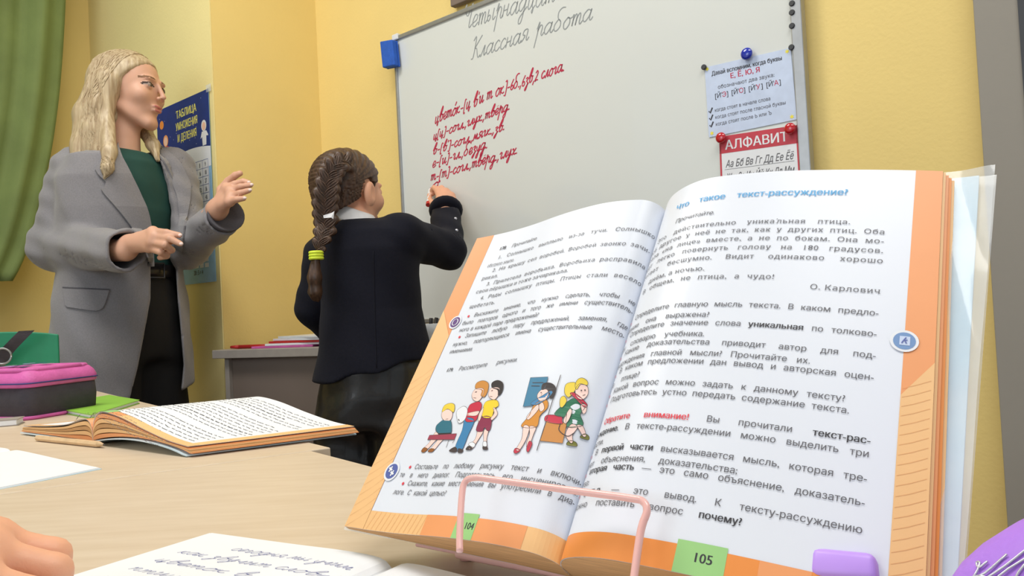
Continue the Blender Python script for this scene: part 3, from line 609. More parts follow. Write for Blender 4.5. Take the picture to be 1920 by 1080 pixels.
# a few lower leaves whose orange fore-edge shows beside the top right page
for k in range(4):
    mb = MB(); L_ = pgR.L[-1]; uu, vv = np.meshgrid(np.linspace(L_-.03, L_, 10)+.0011*(k+1), np.linspace(.0003*k, BH-.0008*k, 2), indexing='ij')
    x_ = np.interp(L_, pgR.L, pgR.p[:, 0]); a = (uu-L_)*math.cos(math.radians(15)); G = Bo+(x_+a)[..., None]*BU+(pgR.p[-1, 1]-(uu-L_)*math.sin(math.radians(15))-.0009*(k+1))[..., None]*BN+vv[..., None]*BV
    mb.grid(G, 0, -BN*.0002); mb.build('leaf', ['orange_light', 'orange', 'orange_deep', 'orange_light'][k], bk)
# top pages
for pg in (pgL, pgR):
    L_ = pg.L[-1]; s_ = pg.side; mb = MB(); pg.patch(mb, 0, L_, 0, BH, 0, 160, 12, thick=.00025); po = mb.build('page', 'paper_gloss', bk, smooth=False); me = po.data
    col = {}; o1 = .00012; o2 = .00022
    def pr_(m, u0, u1, v0, v1, off=o1, n=80): pg.patch(col.setdefault(m, MB()), u0, u1, v0, v1, off, n, 10)
    uw = .1495 if s_ < 0 else .1541
    pr_('orange', uw, L_, .0 if s_ > 0 else 0, BH, o1, 10); pr_('orange_light', 0, L_, 0, .0109, o1)
    pr_('orange', .033 if s_ < 0 else .045, .1 if s_ < 0 else .155, 0, .0109, o2) if s_ < 0 else pr_('orange_deep', .02, .135, 0, .0109, o2)
    # diagonal colour fields of the border
    f3 = lambda m, p, off=.0003: fan_on(col.setdefault(m, MB()), pg, p, off)
    if s_ < 0:
        f3('orange_light', [(L_, 0), (uw, 0), (uw, .128), (L_, .150)]); f3('orange_deep', [(.0, 0), (.02, 0), (.0, .009)])
        for k in range(16): ribbon(col.setdefault('orange_line', MB()), pg, [(uw+.0005, .012+.0062*k), (uw+.007, .006+.0062*k), (L_-.0005, .0062*k)], .0002, .0004)
        for k in range(12): ribbon(col['orange_line'], pg, [(.1+.004*k, .0105), (.1015+.004*k, .005), (.103+.004*k, .0005)], .0002, .0004)
    else:
        f3('orange_light', [(uw, 0), (L_, 0), (L_, .105), (uw, .088)]); f3('orange_light', [(.0, 0), (.05, 0), (.03, .0109), (0, .0109)]); f3('orange', [(.112, 0), (.13, 0), (.13, .0109), (.112, .0109)]); f3('orange_light', [(.13, 0), (uw, 0), (uw, .0109), (.133, .0109)])
        for k in range(22): ribbon(col.setdefault('orange_line', MB()), pg, [(uw+.0005, .003+.0042*k), (uw+.005, .005+.0042*k), (L_-.001, .008+.0042*k)], .00018, .0004)
    t0, t1 = ((.0615, .0715) if s_ < 0 else (.081, .1003)); pr_('tab_green', t0-(.0 if s_ > 0 else -.0), t1+(.004 if s_ < 0 else 0), 0, .0128, .0003)
    text_dir = pg
    class Flip:                              # left page reads from its outer edge to the gutter
        def at(self, u, v, off=0): return pg.at(L_-np.asarray(u, float), v, off)
    sf = Flip() if s_ < 0 else pg; fx = (lambda u: L_-u) if s_ < 0 else (lambda u: u)
    T = lambda segs, uA, uB, v, sz=.0042, al='just', sh=0, st=1.0, tr=0: text(col, sf, segs, min(fx(uA), fx(uB)), max(fx(uA), fx(uB)), v, sz, .00035, al, sh, st, tr)
    I = lambda s_: (s_, 'ink', False); B_ = lambda s_: (s_, 'ink_bold', True); LS = .0055
    def bullet(u, v): disc(col, 'ink_red', pg, u, v+.0011, .0009, .00035)
    def badge(u, v, r, m): disc(col, 'paper', pg, u, v, r*1.28, .0005, n=26); disc(col, m, pg, u, v, r, .0006, n=26)
    if s_ > 0:
        T([('Что такое текст-рассуждение?', 'ink_blue', True)], .036, .1255, .1955, .0054)
        T([('Прочитайте.', 'ink', False)], .036, .0625, .1848, .0040, 'right', .2)
        sr = lambda segs, a_, b_, v, al='just': T([(segs[0][0], 'ink', 's')], a_, b_, v, .0040, al, 0, 1.12, .02)
        sr([I('Это действительно уника́льная птица.')], .026, .1285, .1766); sr([I('Всё другое у неё не так, как у других птиц. Оба')], .019, .1435, .1712); sr([I('глаза «на лице» вместе, а не по бокам. Она мо-')], .019, .1435, .1657)
        sr([I('жет легко повернуть голову на 180 градусов.')], .019, .1435, .1600); sr([I('Летает бесшумно. Видит одинаково хорошо')], .019, .1438, .1541); sr([I('днём, а ночью.')], .019, .065, .1472, 'right'); sr([I('В общем, не птица, а чудо!')], .026, .099, .1418)
        sr([I('О. Карлович')], .115, .1438, .1370, 'right')
        def q(segs, a_, b_, v, bl=True):
            T(segs, a_, b_, v)
            if bl: bullet(.020, v)
        q([I('Определите главную мысль текста. В каком предло-')], .026, .1438, .1251); q([I('жении она выражена?')], .019, .0725, .1190, 0)
        q([I('Определите значение слова'), B_('уникальная'), I('по толково-')], .026, .1438, .1143); q([I('му словарю учебника.')], .019, .0725, .1080, 0)
        q([I('Какие доказательства приводит автор для под-')], .026, .1442, .1035); q([I('тверждения главной мысли? Прочитайте их.')], .019, .1195, .0975, 0)
        q([I('В каком предложении дан вывод и авторская оцен-')], .026, .1442, .0930); q([I('ка птице?')], .019, .044, .0868, 0)
        q([I('Какой вопрос можно задать к данному тексту?')], .026, .1345, .0815); q([I('Подготовьтесь устно передать содержание текста.')], .026, .1365, .0763)
        q([('Обратите внимание!', 'ink_red', True), I('Вы прочитали'), B_('текст-рас-')], .026, .1450, .0645, 0); q([B_('суждение.'), I('В тексте-рассуждении можно выделить три')], .019, .1450, .0588, 0)
        q([I('части.')], .019, .034, .0535, 0); q([I('В'), B_('первой части'), I('высказывается мысль, которая тре-')], .026, .1450, .0486); q([I('бует объяснения, доказательства;')], .019, .0985, .0430, 0)
        q([B_('вторая часть'), I('— это само объяснение, доказатель-')], .026, .1450, .0390); q([I('ство;')], .019, .030, .0335, 0); q([B_('третья'), I('— это вывод. К тексту-рассуждению')], .026, .1450, .0285)
        q([I('можно поставить вопрос'), B_('почему?')], .019, .1035, .0225, 0)
        T([B_('105')], .085, .0985, .0052, .0052, 'center'); badge(.1541, .1136, .0042, 'icon_blue'); rect(pg, .1523, .1562, .1114, .1158, 'sheet_blue', col, .0007, 3)
        ribbon(col.setdefault('icon_dark', MB()), pg, [(.1531, .1122), (.1538, .1136), (.1547, .1152)], .0005, .0009); ribbon(col['icon_dark'], pg, [(.1549, .1122), (.1543, .1136), (.1552, .1140)], .0005, .0009)
    else:
        T([B_('178.')], .1375, .127, .1965, .0040, 'left', .1); T([I('Прочитайте.')], .126, .105, .1965, .0040, 'left', .2)
        sr = lambda s_, a_, b_, v, al='just': T([(s_, 'ink', 's')], a_, b_, v, .0040, al, .05, 1.12, .02)
        sr('1. Солнышко выплыло из-за тучи. Солнышко', .135, .0145, .1886); sr('обогрело землю.', .142, .117, .1826); sr('2. На крышу сел воробей. Воробей звонко зачи-', .135, .0148, .1776); sr('рикал.', .142, .13, .1718)
        sr('3. Прилетела воробьиха. Воробьиха расправила', .135, .0148, .1662); sr('свои пёрышки и тоже зачирикала.', .142, .062, .1608); sr('4. Рады солнышку птицы. Птицы стали весело', .135, .0142, .1548); sr('щебетать.', .142, .121, .1488)
        q = lambda s_, a_, b_, v, al='just': T([I(s_)], a_, b_, v, .0042, al, .12, .95)
        q('Выскажите мнение, что нужно сделать, чтобы не', .134, .0145, .1412); q('было повторов одного и того же имени существитель-', .142, .0145, .1358); q('ного в каждой паре предложений?', .142, .073, .1304)
        q('Запишите любую пару предложений, заменяя, где', .134, .0148, .1252); q('нужно, повторяющиеся имена существительные место-', .142, .0152, .1196); q('имениями.', .142, .121, .1142)
        bullet(.139, .1412); bullet(.139, .1252)
        T([B_('179.')], .1375, .1275, .1005, .0036, 'left', .1); q('Рассмотрите рисунки.', .1265, .076, .1005)
        q('Составьте по любому рисунку текст и включи-', .1285, .0145, .0365); q('те в него диалог. Подготовьтесь его инсценировать.', .1385, .0145, .0315); q('Скажите, какие местоимения вы употребили в диа-', .1285, .0150, .0266); q('логе. С какой целью?', .1375, .092, .0212)
        bullet(.1325, .0365); bullet(.1325, .0266)
        T([B_('104')], .0712, .0602, .0050, .0048, 'center', 0, .9)
        badge(.149, .1386, .0040, 'icon_purple'); disc(col, 'paper', pg, .149, .1386, .0027, .0007); disc(col, 'icon_purple', pg, .149, .1386, .0019, .0008, .0023)
        badge(.1465, .0345, .0046, 'icon_dark')
        for a_, b_ in ((.1478, .0357), (.1452, .0333)): ribbon(col.setdefault('paper', MB()), pg, [(a_-.0016, b_-.0006), (a_, b_), (a_+.0016, b_+.0008)], .0011, .0008); ribbon(col['paper'], pg, [(a_+.0006, b_-.0017), (a_, b_), (a_-.0005, b_+.0017)], .0011, .0008)
    flush(col, 'printed_text' if 1 else '', po)
pageL = [c for c in bk.children if c.name.startswith('page') and not c.name.startswith('page_block')][0]

# printed drawings on the left page: outlines taken in page coordinates
for n_, rgb in (('d_skin', (248, 214, 204)), ('d_yellow', (244, 208, 50)), ('d_red', (200, 44, 72)), ('d_teal', (40, 110, 130)), ('d_jeans', (60, 130, 180)), ('d_brown', (150, 90, 40)), ('d_maroon', (140, 44, 78)), ('d_blond', (236, 208, 70)), ('d_ginger', (206, 140, 66)),
                ('d_black', (44, 36, 40)), ('d_booth', (52, 124, 160)), ('d_dress', (214, 140, 40)), ('d_table', (206, 140, 72)), ('d_green', (54, 122, 92)), ('d_line', (70, 60, 62)), ('d_bench', (160, 60, 84)), ('d_olive', (130, 130, 60))): mat(n_, rgb, .5, .02)
_cuv = {}
def cz(x, y):                                # crop pixels (x2.572 enlargement, origin 620,660) -> page coordinates
    return pgL.uv(620+x/2.572, 660+y/2.572)
dc = {}; lay = [0]
def shp(m, pts, outline=True, closed=True, sm=4):
    q = A([cz(*p) for p in pts]); q2 = cr(q, sm, closed=True) if sm > 1 else q; lay[0] += 1; off = .00035+lay[0]*.000004
    fan_on(dc.setdefault(m, MB()), pgL, q2, off)
    if outline: r_ = np.vstack([q2, q2[:2]]); ribbon(dc.setdefault('d_line', MB()), pgL, r_, .00022, off+.000003)
def lne(pts, wd=.0003, m='d_line'): lay[0] += 1; ribbon(dc.setdefault(m, MB()), pgL, cr(A([cz(*p) for p in pts]), 5), wd, .00036+lay[0]*.000004)
# boy on the bench
shp('d_bench', [(478, 403), (610, 395), (598, 424), (468, 424)], sm=1); lne([(570, 426), (560, 462)]); lne([(600, 424), (588, 440)])
shp('d_skin', [(508, 388), (478, 440), (452, 466), (466, 472), (498, 440), (530, 402)]); shp('d_skin', [(540, 400), (505, 445), (484, 470), (500, 474), (530, 440), (556, 410)])
shp('d_brown', [(452, 462), (440, 480), (452, 486), (470, 470)]); shp('d_brown', [(484, 468), (472, 482), (492, 484), (502, 470)])
shp('d_teal', [(528, 342), (510, 360), (512, 386), (540, 402), (580, 398), (586, 360), (578, 330), (548, 330)]); shp('d_black', [(520, 396), (556, 412), (580, 402), (580, 386), (548, 386)])
shp('d_skin', [(512, 372), (520, 392), (548, 388), (544, 376)]); shp('d_skin', [(540, 292), (540, 320), (562, 338), (584, 324), (588, 290), (566, 278)]); shp('d_blond', [(540, 292), (550, 260), (580, 248), (600, 258), (594, 292), (566, 276)])
lne([(552, 306), (556, 308)], .0006); lne([(572, 306), (576, 308)], .0006); lne([(556, 326), (568, 324)])
# boy with the ball
shp('d_jeans', [(650, 322), (636, 380), (602, 462), (634, 476), (668, 400), (694, 330)]); shp('d_line', [(602, 460), (574, 478), (600, 486), (612, 474)]); shp('d_line', [(620, 468), (616, 486), (636, 486), (640, 474)])
shp('d_red', [(668, 266), (652, 334), (700, 334), (716, 300), (732, 262), (722, 242), (690, 248)]); shp('d_skin', [(668, 296), (650, 306), (700, 310), (718, 292), (712, 286)])
shp('paper', [(640, 264), (612, 286), (612, 320), (622, 346), (648, 330), (660, 296), (660, 272)])
for x, y in ((628, 290), (642, 312), (622, 328), (648, 282)): shp('d_line', [(x-5, y), (x, y-6), (x+6, y), (x, y+6)], False)
shp('d_skin', [(704, 180), (684, 206), (690, 232), (714, 240), (734, 214), (740, 180)]); shp('d_ginger', [(702, 178), (706, 152), (736, 140), (762, 152), (762, 186), (746, 218), (728, 212), (732, 186)])
lne([(700, 196), (708, 194)], .0006); lne([(690, 222), (704, 224)])
# boy in yellow
shp('d_skin', [(714, 378), (700, 420), (668, 462), (684, 468), (716, 424), (738, 384)]); shp('d_skin', [(742, 380), (740, 430), (738, 462), (756, 462), (756, 420), (764, 378)])
shp('d_line', [(668, 456), (654, 472), (676, 474), (686, 466)]); shp('d_line', [(736, 456), (738, 472), (760, 472), (756, 458)]); shp('paper', [(668, 448), (690, 462), (700, 446), (684, 436)]); shp('paper', [(738, 436), (738, 456), (754, 456), (754, 434)])
shp('d_maroon', [(730, 316), (704, 378), (734, 386), (744, 366), (758, 382), (774, 374), (776, 318)]); shp('d_yellow', [(744, 250), (732, 312), (778, 318), (792, 276), (812, 260), (806, 236), (772, 234)])
shp('d_skin', [(796, 272), (806, 300), (782, 330), (776, 322), (792, 298), (786, 274)]); shp('d_skin', [(740, 268), (720, 300), (712, 330), (722, 334), (734, 304)]); shp('d_skin', [(778, 176), (764, 204), (772, 224), (794, 232), (814, 206), (816, 176)])
shp('d_black', [(782, 174), (780, 150), (806, 138), (832, 150), (836, 176), (824, 202), (810, 212), (808, 186)]); lne([(778, 190), (786, 188)], .0006); lne([(770, 216), (784, 218)])
# telephone box, girl in the dress
shp('d_booth', [(966, 126), (1050, 122), (1040, 170), (996, 250), (972, 262), (930, 266)], sm=1); lne([(975, 150), (1030, 150)], .0004); lne([(972, 166), (1010, 166)], .0004)
lne([(1110, 112), (1052, 300), (998, 478)], .0004)
shp('d_skin', [(932, 358), (926, 420), (896, 470), (912, 474), (944, 424), (960, 366)]); shp('d_skin', [(964, 362), (962, 400), (948, 440), (952, 472), (966, 440), (980, 400), (990, 366)])
shp('d_red', [(896, 466), (886, 482), (894, 492), (916, 476)]); shp('d_red', [(958, 432), (946, 470), (954, 484), (974, 444)])
shp('d_dress', [(1010, 240), (980, 262), (958, 310), (920, 358), (958, 368), (1000, 360), (1012, 310), (1048, 272), (1046, 236)]); shp('d_skin', [(998, 256), (958, 300), (948, 322), (960, 326), (1004, 280)]); shp('d_skin', [(1026, 246), (1008, 262), (1014, 290), (1034, 276)])
shp('d_skin', [(1022, 184), (1000, 210), (1008, 236), (1034, 238), (1050, 212), (1050, 186)]); shp('d_black', [(1020, 184), (1028, 156), (1062, 152), (1086, 172), (1084, 206), (1062, 228), (1054, 200), (1044, 182)])
shp('d_jeans', [(1062, 190), (1030, 210), (970, 250), (996, 258), (1044, 230), (1074, 200)]); lne([(1014, 200), (1022, 198)], .0006)
# girl in green at the cabinet
shp('d_table', [(1044, 336), (1140, 344), (1118, 442), (1014, 432)], sm=1); shp('d_red', [(1046, 308), (1112, 312), (1120, 336), (1114, 350), (1040, 338)])
shp('d_skin', [(1158, 350), (1136, 400), (1156, 440), (1170, 436), (1164, 402), (1190, 364)]); shp('d_skin', [(1190, 356), (1200, 384), (1216, 410), (1230, 404), (1216, 360)]); shp('d_olive', [(1144, 434), (1142, 452), (1182, 456), (1184, 440), (1164, 430)]); shp('d_olive', [(1206, 404), (1204, 416), (1240, 426), (1244, 410), (1226, 396)])
shp('d_green', [(1156, 232), (1082, 300), (1128, 316), (1142, 300), (1138, 344), (1150, 366), (1214, 354), (1206, 304), (1226, 262), (1190, 232)]); shp('d_skin', [(1150, 278), (1124, 330), (1134, 348), (1152, 328), (1166, 288)])
shp('d_blond', [(1180, 150), (1140, 158), (1128, 196), (1144, 220), (1164, 208), (1184, 176)]); shp('d_blond', [(1130, 216), (1110, 226), (1106, 262), (1122, 270), (1142, 240)]); shp('d_skin', [(1196, 160), (1180, 190), (1190, 222), (1216, 232), (1240, 208), (1238, 172), (1218, 158)])
shp('d_blond', [(1180, 160), (1192, 134), (1216, 128), (1240, 144), (1236, 162), (1208, 160), (1186, 184)]); shp('d_red', [(1156, 204), (1178, 222), (1222, 268), (1234, 254), (1190, 208), (1170, 198)]); shp('d_skin', [(1208, 262), (1216, 300), (1230, 290), (1236, 264), (1222, 254)])
lne([(1210, 186), (1214, 192)], .0006); lne([(1226, 184), (1230, 190)], .0006); lne([(1214, 212), (1228, 208)]); lne([(1110, 346), (1104, 380), (1140, 408), (1176, 392)], .0004)
flush(dc, 'printed_drawing', pageL)

# ------------------------------------------------------------------ wire stand
st = empty('book_stand', (Bo[0], Bo[1], TZ), 'pale pink metal wire stand holding the open textbook upright', 'stand')
fp = Bo+BN*.044
L2 = lambda x, y, o=fp: PL(x, y, o, BN)
mb = MB(); w_ = cr([L2(862, 1034), L2(862, 1000), L2(866, 930), L2(872, 904), L2(890, 896), L2(930, 900), L2(1060, 918), L2(1180, 934), L2(1206, 941), L2(1213, 958), L2(1205, 982), L2(1199, 1010), L2(1188, 1090), L2(1184, 1130)], 8)
mb.tube(w_, .00155, 12); mb.build('page_holder', 'pink_metal', st, smooth=True)
e0, e1_ = PZ(778, 1019, TZ+.012), PZ(1140, 1088, TZ+.012); e2_ = e1_+(e1_-e0)*.9; up_ = nrm(np.cross(e2_-e0, BN)); ld = nrm(e2_-e0); hz = nrm(np.cross(Zu, ld))
mb = MB(); pz = [e0, e2_, e2_+hz*.03, e0+hz*.03]; mb.prism(pz, A([0, 0, -.0018])); mb.build('ledge', 'pink_metal', st, bevel=.0006)
a0 = PZ(862, 1036, TZ+.012); mb = MB(); mb.tube([a0-hz*.0015, e2_-hz*.0015], .0026, 12); mb.build('ledge_lip', 'pink_metal', st, smooth=True)
bc = Bo-BN*.012+BV*.07-BU*.0
mb = MB(); mb.tube(cr([bc-BU*.06-BV*.068, bc-BU*.06+BV*.06, bc-BU*.05+BV*.075, bc+BU*.05+BV*.075, bc+BU*.06+BV*.06, bc+BU*.06-BV*.068], 8), .002, 10); mb.build('back_frame', 'pink_metal', st, smooth=True)
mb = MB(); t_ = bc+BV*.06; ft = A([t_[0]+.05, t_[1]+.07, TZ+.002]); mb.tube(cr([t_-BU*.03, ft-BU*.03, ft+BU*.03, t_+BU*.03], 1), .002, 10); mb.build('prop', 'pink_metal', st, smooth=True)
for d_ in (.02, .2):
    mb = MB(); q_ = e0+ld*d_+hz*.02; mb.tube([q_, A([q_[0], q_[1], TZ+.0005])], .004, 12); mb.build('foot', 'pink_metal', st, smooth=True)

# lilac eraser standing on the ledge in front of the right page
fe = Bo+BN*.013; c4 = [L2(1530, 1102, fe), L2(1534, 1046, fe), L2(1652, 1058, fe), L2(1658, 1112, fe)]
mb = MB(); mb.prism(c4, BN*.012); o = mb.build('eraser', 'lilac', None, bevel=.0028, smooth=True); tag(o, 'small lilac eraser leaning against the foot of the right page', 'eraser')

# ------------------------------------------------------------------ purple pencil case at the lower right
cc = A([.205, .212, TZ]); pc = empty('pencil_case', cc, 'purple pencil case with silver scribbles at the lower right corner', 'pencil case')
axu = nrm([.93, -.2, .12]); axu2 = nrm(np.cross(Zu, axu)); axu3 = np.cross(axu, axu2)
Rm = A([axu, axu2, axu3])
mb = MB(); mb.ell(cc+Zu*.045, (.085, .034, .040), 40, ax=Rm); mb.build('body', 'case_purple', pc, smooth=True)
mb = MB(); th = np.linspace(0, 2*math.pi, 60); mb.tube([cc+Zu*.036+.0855*math.cos(t)*axu+.0345*math.sin(t)*axu2 for t in th], .0028, 8); mb.build('zipper', 'case_navy', pc, smooth=True)
mb = MB()
for k in range(20):
    t0 = -3.0+k*.09; z = [cc+Zu*.045+ (.0856*math.cos(t)*math.cos(p_))*axu+(.0345*math.sin(t)*math.cos(p_))*axu2+.0405*math.sin(p_)*axu3 for t, p_ in [(t0+.05*math.sin(i*1.7), .35+.1*i*.7+.1*math.sin(i+k)) for i in range(6)]]
    mb.tube(cr(z, 3), .00035, 5)
tag(mb.build('silver_scribble', 'silver', pc, smooth=True), kind='stuff')
mb = MB(); mb.ell(cc+Zu*.013, (.08, .031, .013), 30, ax=Rm); mb.build('base', 'case_navy', pc, smooth=True)

# ================================================================== THINGS ON THE TABLES
def tab(px, py, h=0.0): return PZ(px, py, TZ+h)
# open textbook lying in the middle
b0, b1, b2 = tab(175, 824), tab(352, 850, .004), tab(668, 800, .012)
V2 = nrm((b2-b1)*A([1, 1, 0])); U2 = nrm(np.cross(V2, Zu)); N2 = Zu
V2 = nrm(V2-U2*.07); U2 = nrm(U2*math.cos(.50)+V2*math.sin(.50)); o2 = b1*A([1, 1, 0])+Zu*(TZ+.003)-U2*.205; print('book2', np.linalg.norm((b2-b1)), (b1-b0)@U2, (b1-b0)@V2)
bk2 = empty('textbook', o2, 'open orange-edged textbook lying flat in the middle of the table', 'book')
P2R = Sheet(o2, U2, V2, N2, 1, cr([(0, 0), (.002, .022), (.012, .034), (.03, .037), (.07, .032), (.12, .021), (.168, .012), (.206, .008)], 12))
P2L = Sheet(o2, U2, V2, N2, -1, cr([(0, 0), (.003, .018), (.014, .026), (.035, .024), (.07, .017), (.12, .0125), (.195, .009)], 12))
H2 = min(np.linalg.norm(b2-b1), .24)
for pg, lo_, nm in ((P2R, lambda x: max(0.0, .010*math.sin(min(x/.2, 1)*math.pi)**.7)+.0012, 'R'), (P2L, lambda x: .0012, 'L')):
    s_ = pg.side; L_ = pg.L[-1]; uu = np.linspace(0, L_, 50); x = np.interp(uu, pg.L, pg.p[:, 0]); n = np.interp(uu, pg.L, pg.p[:, 1])
    for q in range(5 if s_ > 0 else 4):      # bundles of leaves fanning at the fore edge
        k = 5 if s_ > 0 else 4; f0, f1 = q/k, (q+.82)/k; mb = MB(); T_ = A([[o2+s_*a*U2+(lo_(a)+(c-lo_(a))*f1)*N2+v*V2+s_*U2*.0012*(k-q)*(a/.168) for a, c in zip(x, n-.0016)] for v in (0, H2)]); B2 = A([[o2+s_*a*U2+(lo_(a)+(c-lo_(a))*f0)*N2+v*V2+s_*U2*.0012*(k-q)*(a/.168) for a, c in zip(x, n-.0016)] for v in (0, H2)])
        mb.grid(T_, 0, B2-T_); mb.build('leaf_bundle', ['orange', 'orange_light', 'page_side', 'orange_light', 'orange'][q], bk2)
    mb = MB(); pg.patch(mb, 0, L_, 0, H2, 0, 60, 2, thick=.0003); po = mb.build('page', 'paper', bk2); col = {}
    pg.patch(col.setdefault('orange_light', MB()), L_-.013, L_, 0, H2, .0002, 8); pg.patch(col.setdefault('orange', MB()), 0, L_, 0, .011, .0003, 60)
    pg.patch(col.setdefault('orange_light', MB()), .09, L_, 0, .011, .0004, 30); pg.patch(col.setdefault('tab_green', MB()), .045, .066, 0, .014, .0005, 8)
    mk = col.setdefault('ink', MB())
    for r_ in range(26 if s_ > 0 else 0):
        v = H2-.016-.0072*r_
        if r_ in (6, 15): continue
        u = .030+(.012 if r_ % 4 == 0 else 0); end = L_-.022-(.05 if r_ % 4 == 3 else 0)*rng.random()
        while u < end:
            w_ = min(rng.uniform(.004, .013), end-u+.003); qv = np.stack([np.linspace(u, u+w_, 6), v+.0004*rng.normal(size=6)], 1); ribbon(mk, pg, qv, .0008 if r_ not in (3, 12) else .0014, .0004); u += w_+.0028
    flush(col, 'printed_text', po)
mb = MB(); xs = np.linspace(0, .206, 24)
G = A([[o2+a*U2+(max(0.0, .010*math.sin(min(a/.2, 1)*math.pi)**.7)-.0006)*N2+v*V2 for a in xs] for v in (-.002, H2+.002)]); mb.grid(G, 0, -N2*.0014); mb.build('cover', 'cover_blue', bk2)
mb = MB(); G = A([[o2-a*U2+.0003*N2+v*V2 for a in np.linspace(0, .2, 6)] for v in (-.002, H2+.002)]); mb.grid(G, 0, -N2*.0014); mb.build('cover', 'cover_blue', bk2)

# pencil
p0, p1 = tab(70, 821, .004), tab(197, 834, .004); d_ = nrm(p1-p0); pe = empty('pencil', p0, 'plain natural wood pencil lying before the open orange-edged book', 'pencil')
mb = MB(); mb.tube([p0, p1-d_*.014], .0036, 6); mb.build('barrel', 'wood_raw', pe)
mb = MB(); mb.tube([p1-d_*.0139, p1-d_*.003], [.0035, .0011], 10); mb.build('sharpened_cone', 'wood_raw', pe, smooth=True)
mb = MB(); mb.tube([p1-d_*.0031, p1], [.0011, .0003], 8); mb.build('lead', 'graphite', pe, smooth=True)
sfp = Plane(p0+A([0, 0, .00315])+nrm(np.cross(d_, Zu))*.0, d_, nrm(np.cross(Zu, d_))); col = {}
ribbon(col.setdefault('desk_panel', MB()), sfp, [(.03+.0007*i, .0005*math.sin(i*1.9)) for i in range(90)], .0005, .0004); flush(col, 'imprint', pe)

# pink and black pencil case
c0, c1, c2 = tab(52, 789), tab(189, 766), tab(-70, 752); ax1 = nrm(c1-c0); ax2 = nrm(c2-c0); ax2 = nrm(ax2-ax1*(ax1@ax2)); Lx, Ly = np.linalg.norm(c1-c0), .155; hh = .078
case = empty('pencil_case', c0, 'pink and black zipped pencil case standing on the farther table by the green chair', 'pencil case')
def rr(x0, x1, y0, y1, r, z, n=6):
    out = []
    for cx, cy, a0 in ((x1-r, y0+r, -90), (x1-r, y1-r, 0), (x0+r, y1-r, 90), (x0+r, y0+r, 180)):
        for i in range(n+1): a = math.radians(a0+90*i/n); out.append(c0+ax1*(cx+r*math.cos(a))+ax2*(cy+r*math.sin(a))+Zu*z)
    return out
def loft(name, levels, m, parent, smooth=True):
    mb = MB(); R_ = [A(rr(-i, Lx+i, -i, Ly+i, max(.018+i, .003), z)) for i, z in levels]; n = len(R_[0]); V = np.vstack(R_)
    mb.add(V, [(a*n+j, a*n+(j+1) % n, (a+1)*n+(j+1) % n, (a+1)*n+j) for a in range(len(R_)-1) for j in range(n)]+[tuple(range(n))[::-1], tuple(range((len(R_)-1)*n, len(R_)*n))]); return mb.build(name, m, parent, smooth=smooth)
loft('body', [(-.004, .003), (0, .006), (.002, .03), (0, .050)], 'case_black', case)
loft('piping', [(.000, 0), (.003, .002), (.003, .005), (.000, .006)], 'case_pink', case)
loft('lid', [(0, .0505), (.003, .053), (.003, .062), (-.001, .070), (-.008, .0765), (-.02, .0795), (-.04, .081)], 'case_pink', case)
mb = MB(); z_ = [p for p in rr(-.0035, Lx+.0035, -.0035, Ly+.0035, .02, .0575)]; mb.tube(z_+[z_[0]], .0012, 6); mb.build('zipper', 'case_navy', case, smooth=True)
mb = MB(); z_ = rr(.008, Lx-.008, .01, Ly-.008, .02, .0775); mb.tube(cr(z_+[z_[0]], 1), .0035, 8); mb.build('lid_piping', 'case_pink', case, smooth=True)
cpn = Plane(c0+Zu*.0812, ax1, nrm(np.cross(Zu, ax1))); col = {}
for i in range(16):
    a, b = rng.uniform(.035, Lx-.035), rng.uniform(.05, Ly-.04); r_ = rng.uniform(.006, .016)
    fan_on(col.setdefault(['case_navy', 'silver', 'lilac', 'case_navy'][i % 4], MB()), cpn, cr([(a+r_*math.cos(t)*rng.uniform(.4, 1.4), b+r_*.6*math.sin(t)*rng.uniform(.5, 1.2)) for t in np.linspace(0, 5.4, 6)], 4, True), .0004+.0002*i)
flush(col, 'printed_pattern', case)

# green notebook, grey closed book, white notebooks
def slab(name, pts, h0, h1, m, label, cat, bev=.0008, parts=None):
    q = [tab(*p) for p in pts]; mb = MB(); mb.prism([x+Zu*h0 for x in q], Zu*(h1-h0)); return tag(mb.build(name, m, None, bevel=bev), label, cat) if label else mb.build(name, m, parts, bevel=bev)
def noteb(name, pts, label, m, hgt=.007):
    q = [tab(*p) if len(p) == 2 else A(p) for p in pts]; r = empty(name, q[0], label, 'notebook' if name == 'notebook' else 'book')
    mb = MB(); mb.prism([x+Zu*.0003 for x in q], Zu*.0012); mb.build('cover', m, r); ctr = sum(q)/len(q)
    mb = MB(); mb.prism([ctr+(x-ctr)*.97+Zu*.0016 for x in q], Zu*(hgt-.003)); mb.build('page_block', 'paper', r)
    mb = MB(); mb.prism([x+Zu*(hgt-.0012) for x in q], Zu*.0012); mb.build('cover', m, r); return r
noteb('notebook', [(170, 786), (262, 757), (205, 747), (80, 768)], 'bright green notebook half hidden behind the pink and black pencil case', 'green_note')
kc = tab(34, 798); ku = nrm((kc-tab(-60, 806))*A([1, 1, 0])); kv = nrm(np.cross(Zu, ku)); noteb('closed_book', [kc, kc-ku*.15, kc-ku*.15-kv*.0+kv*.035, kc+kv*.035], 'grey closed book at the left edge of the table before the pencil case', 'desk_top', .010)
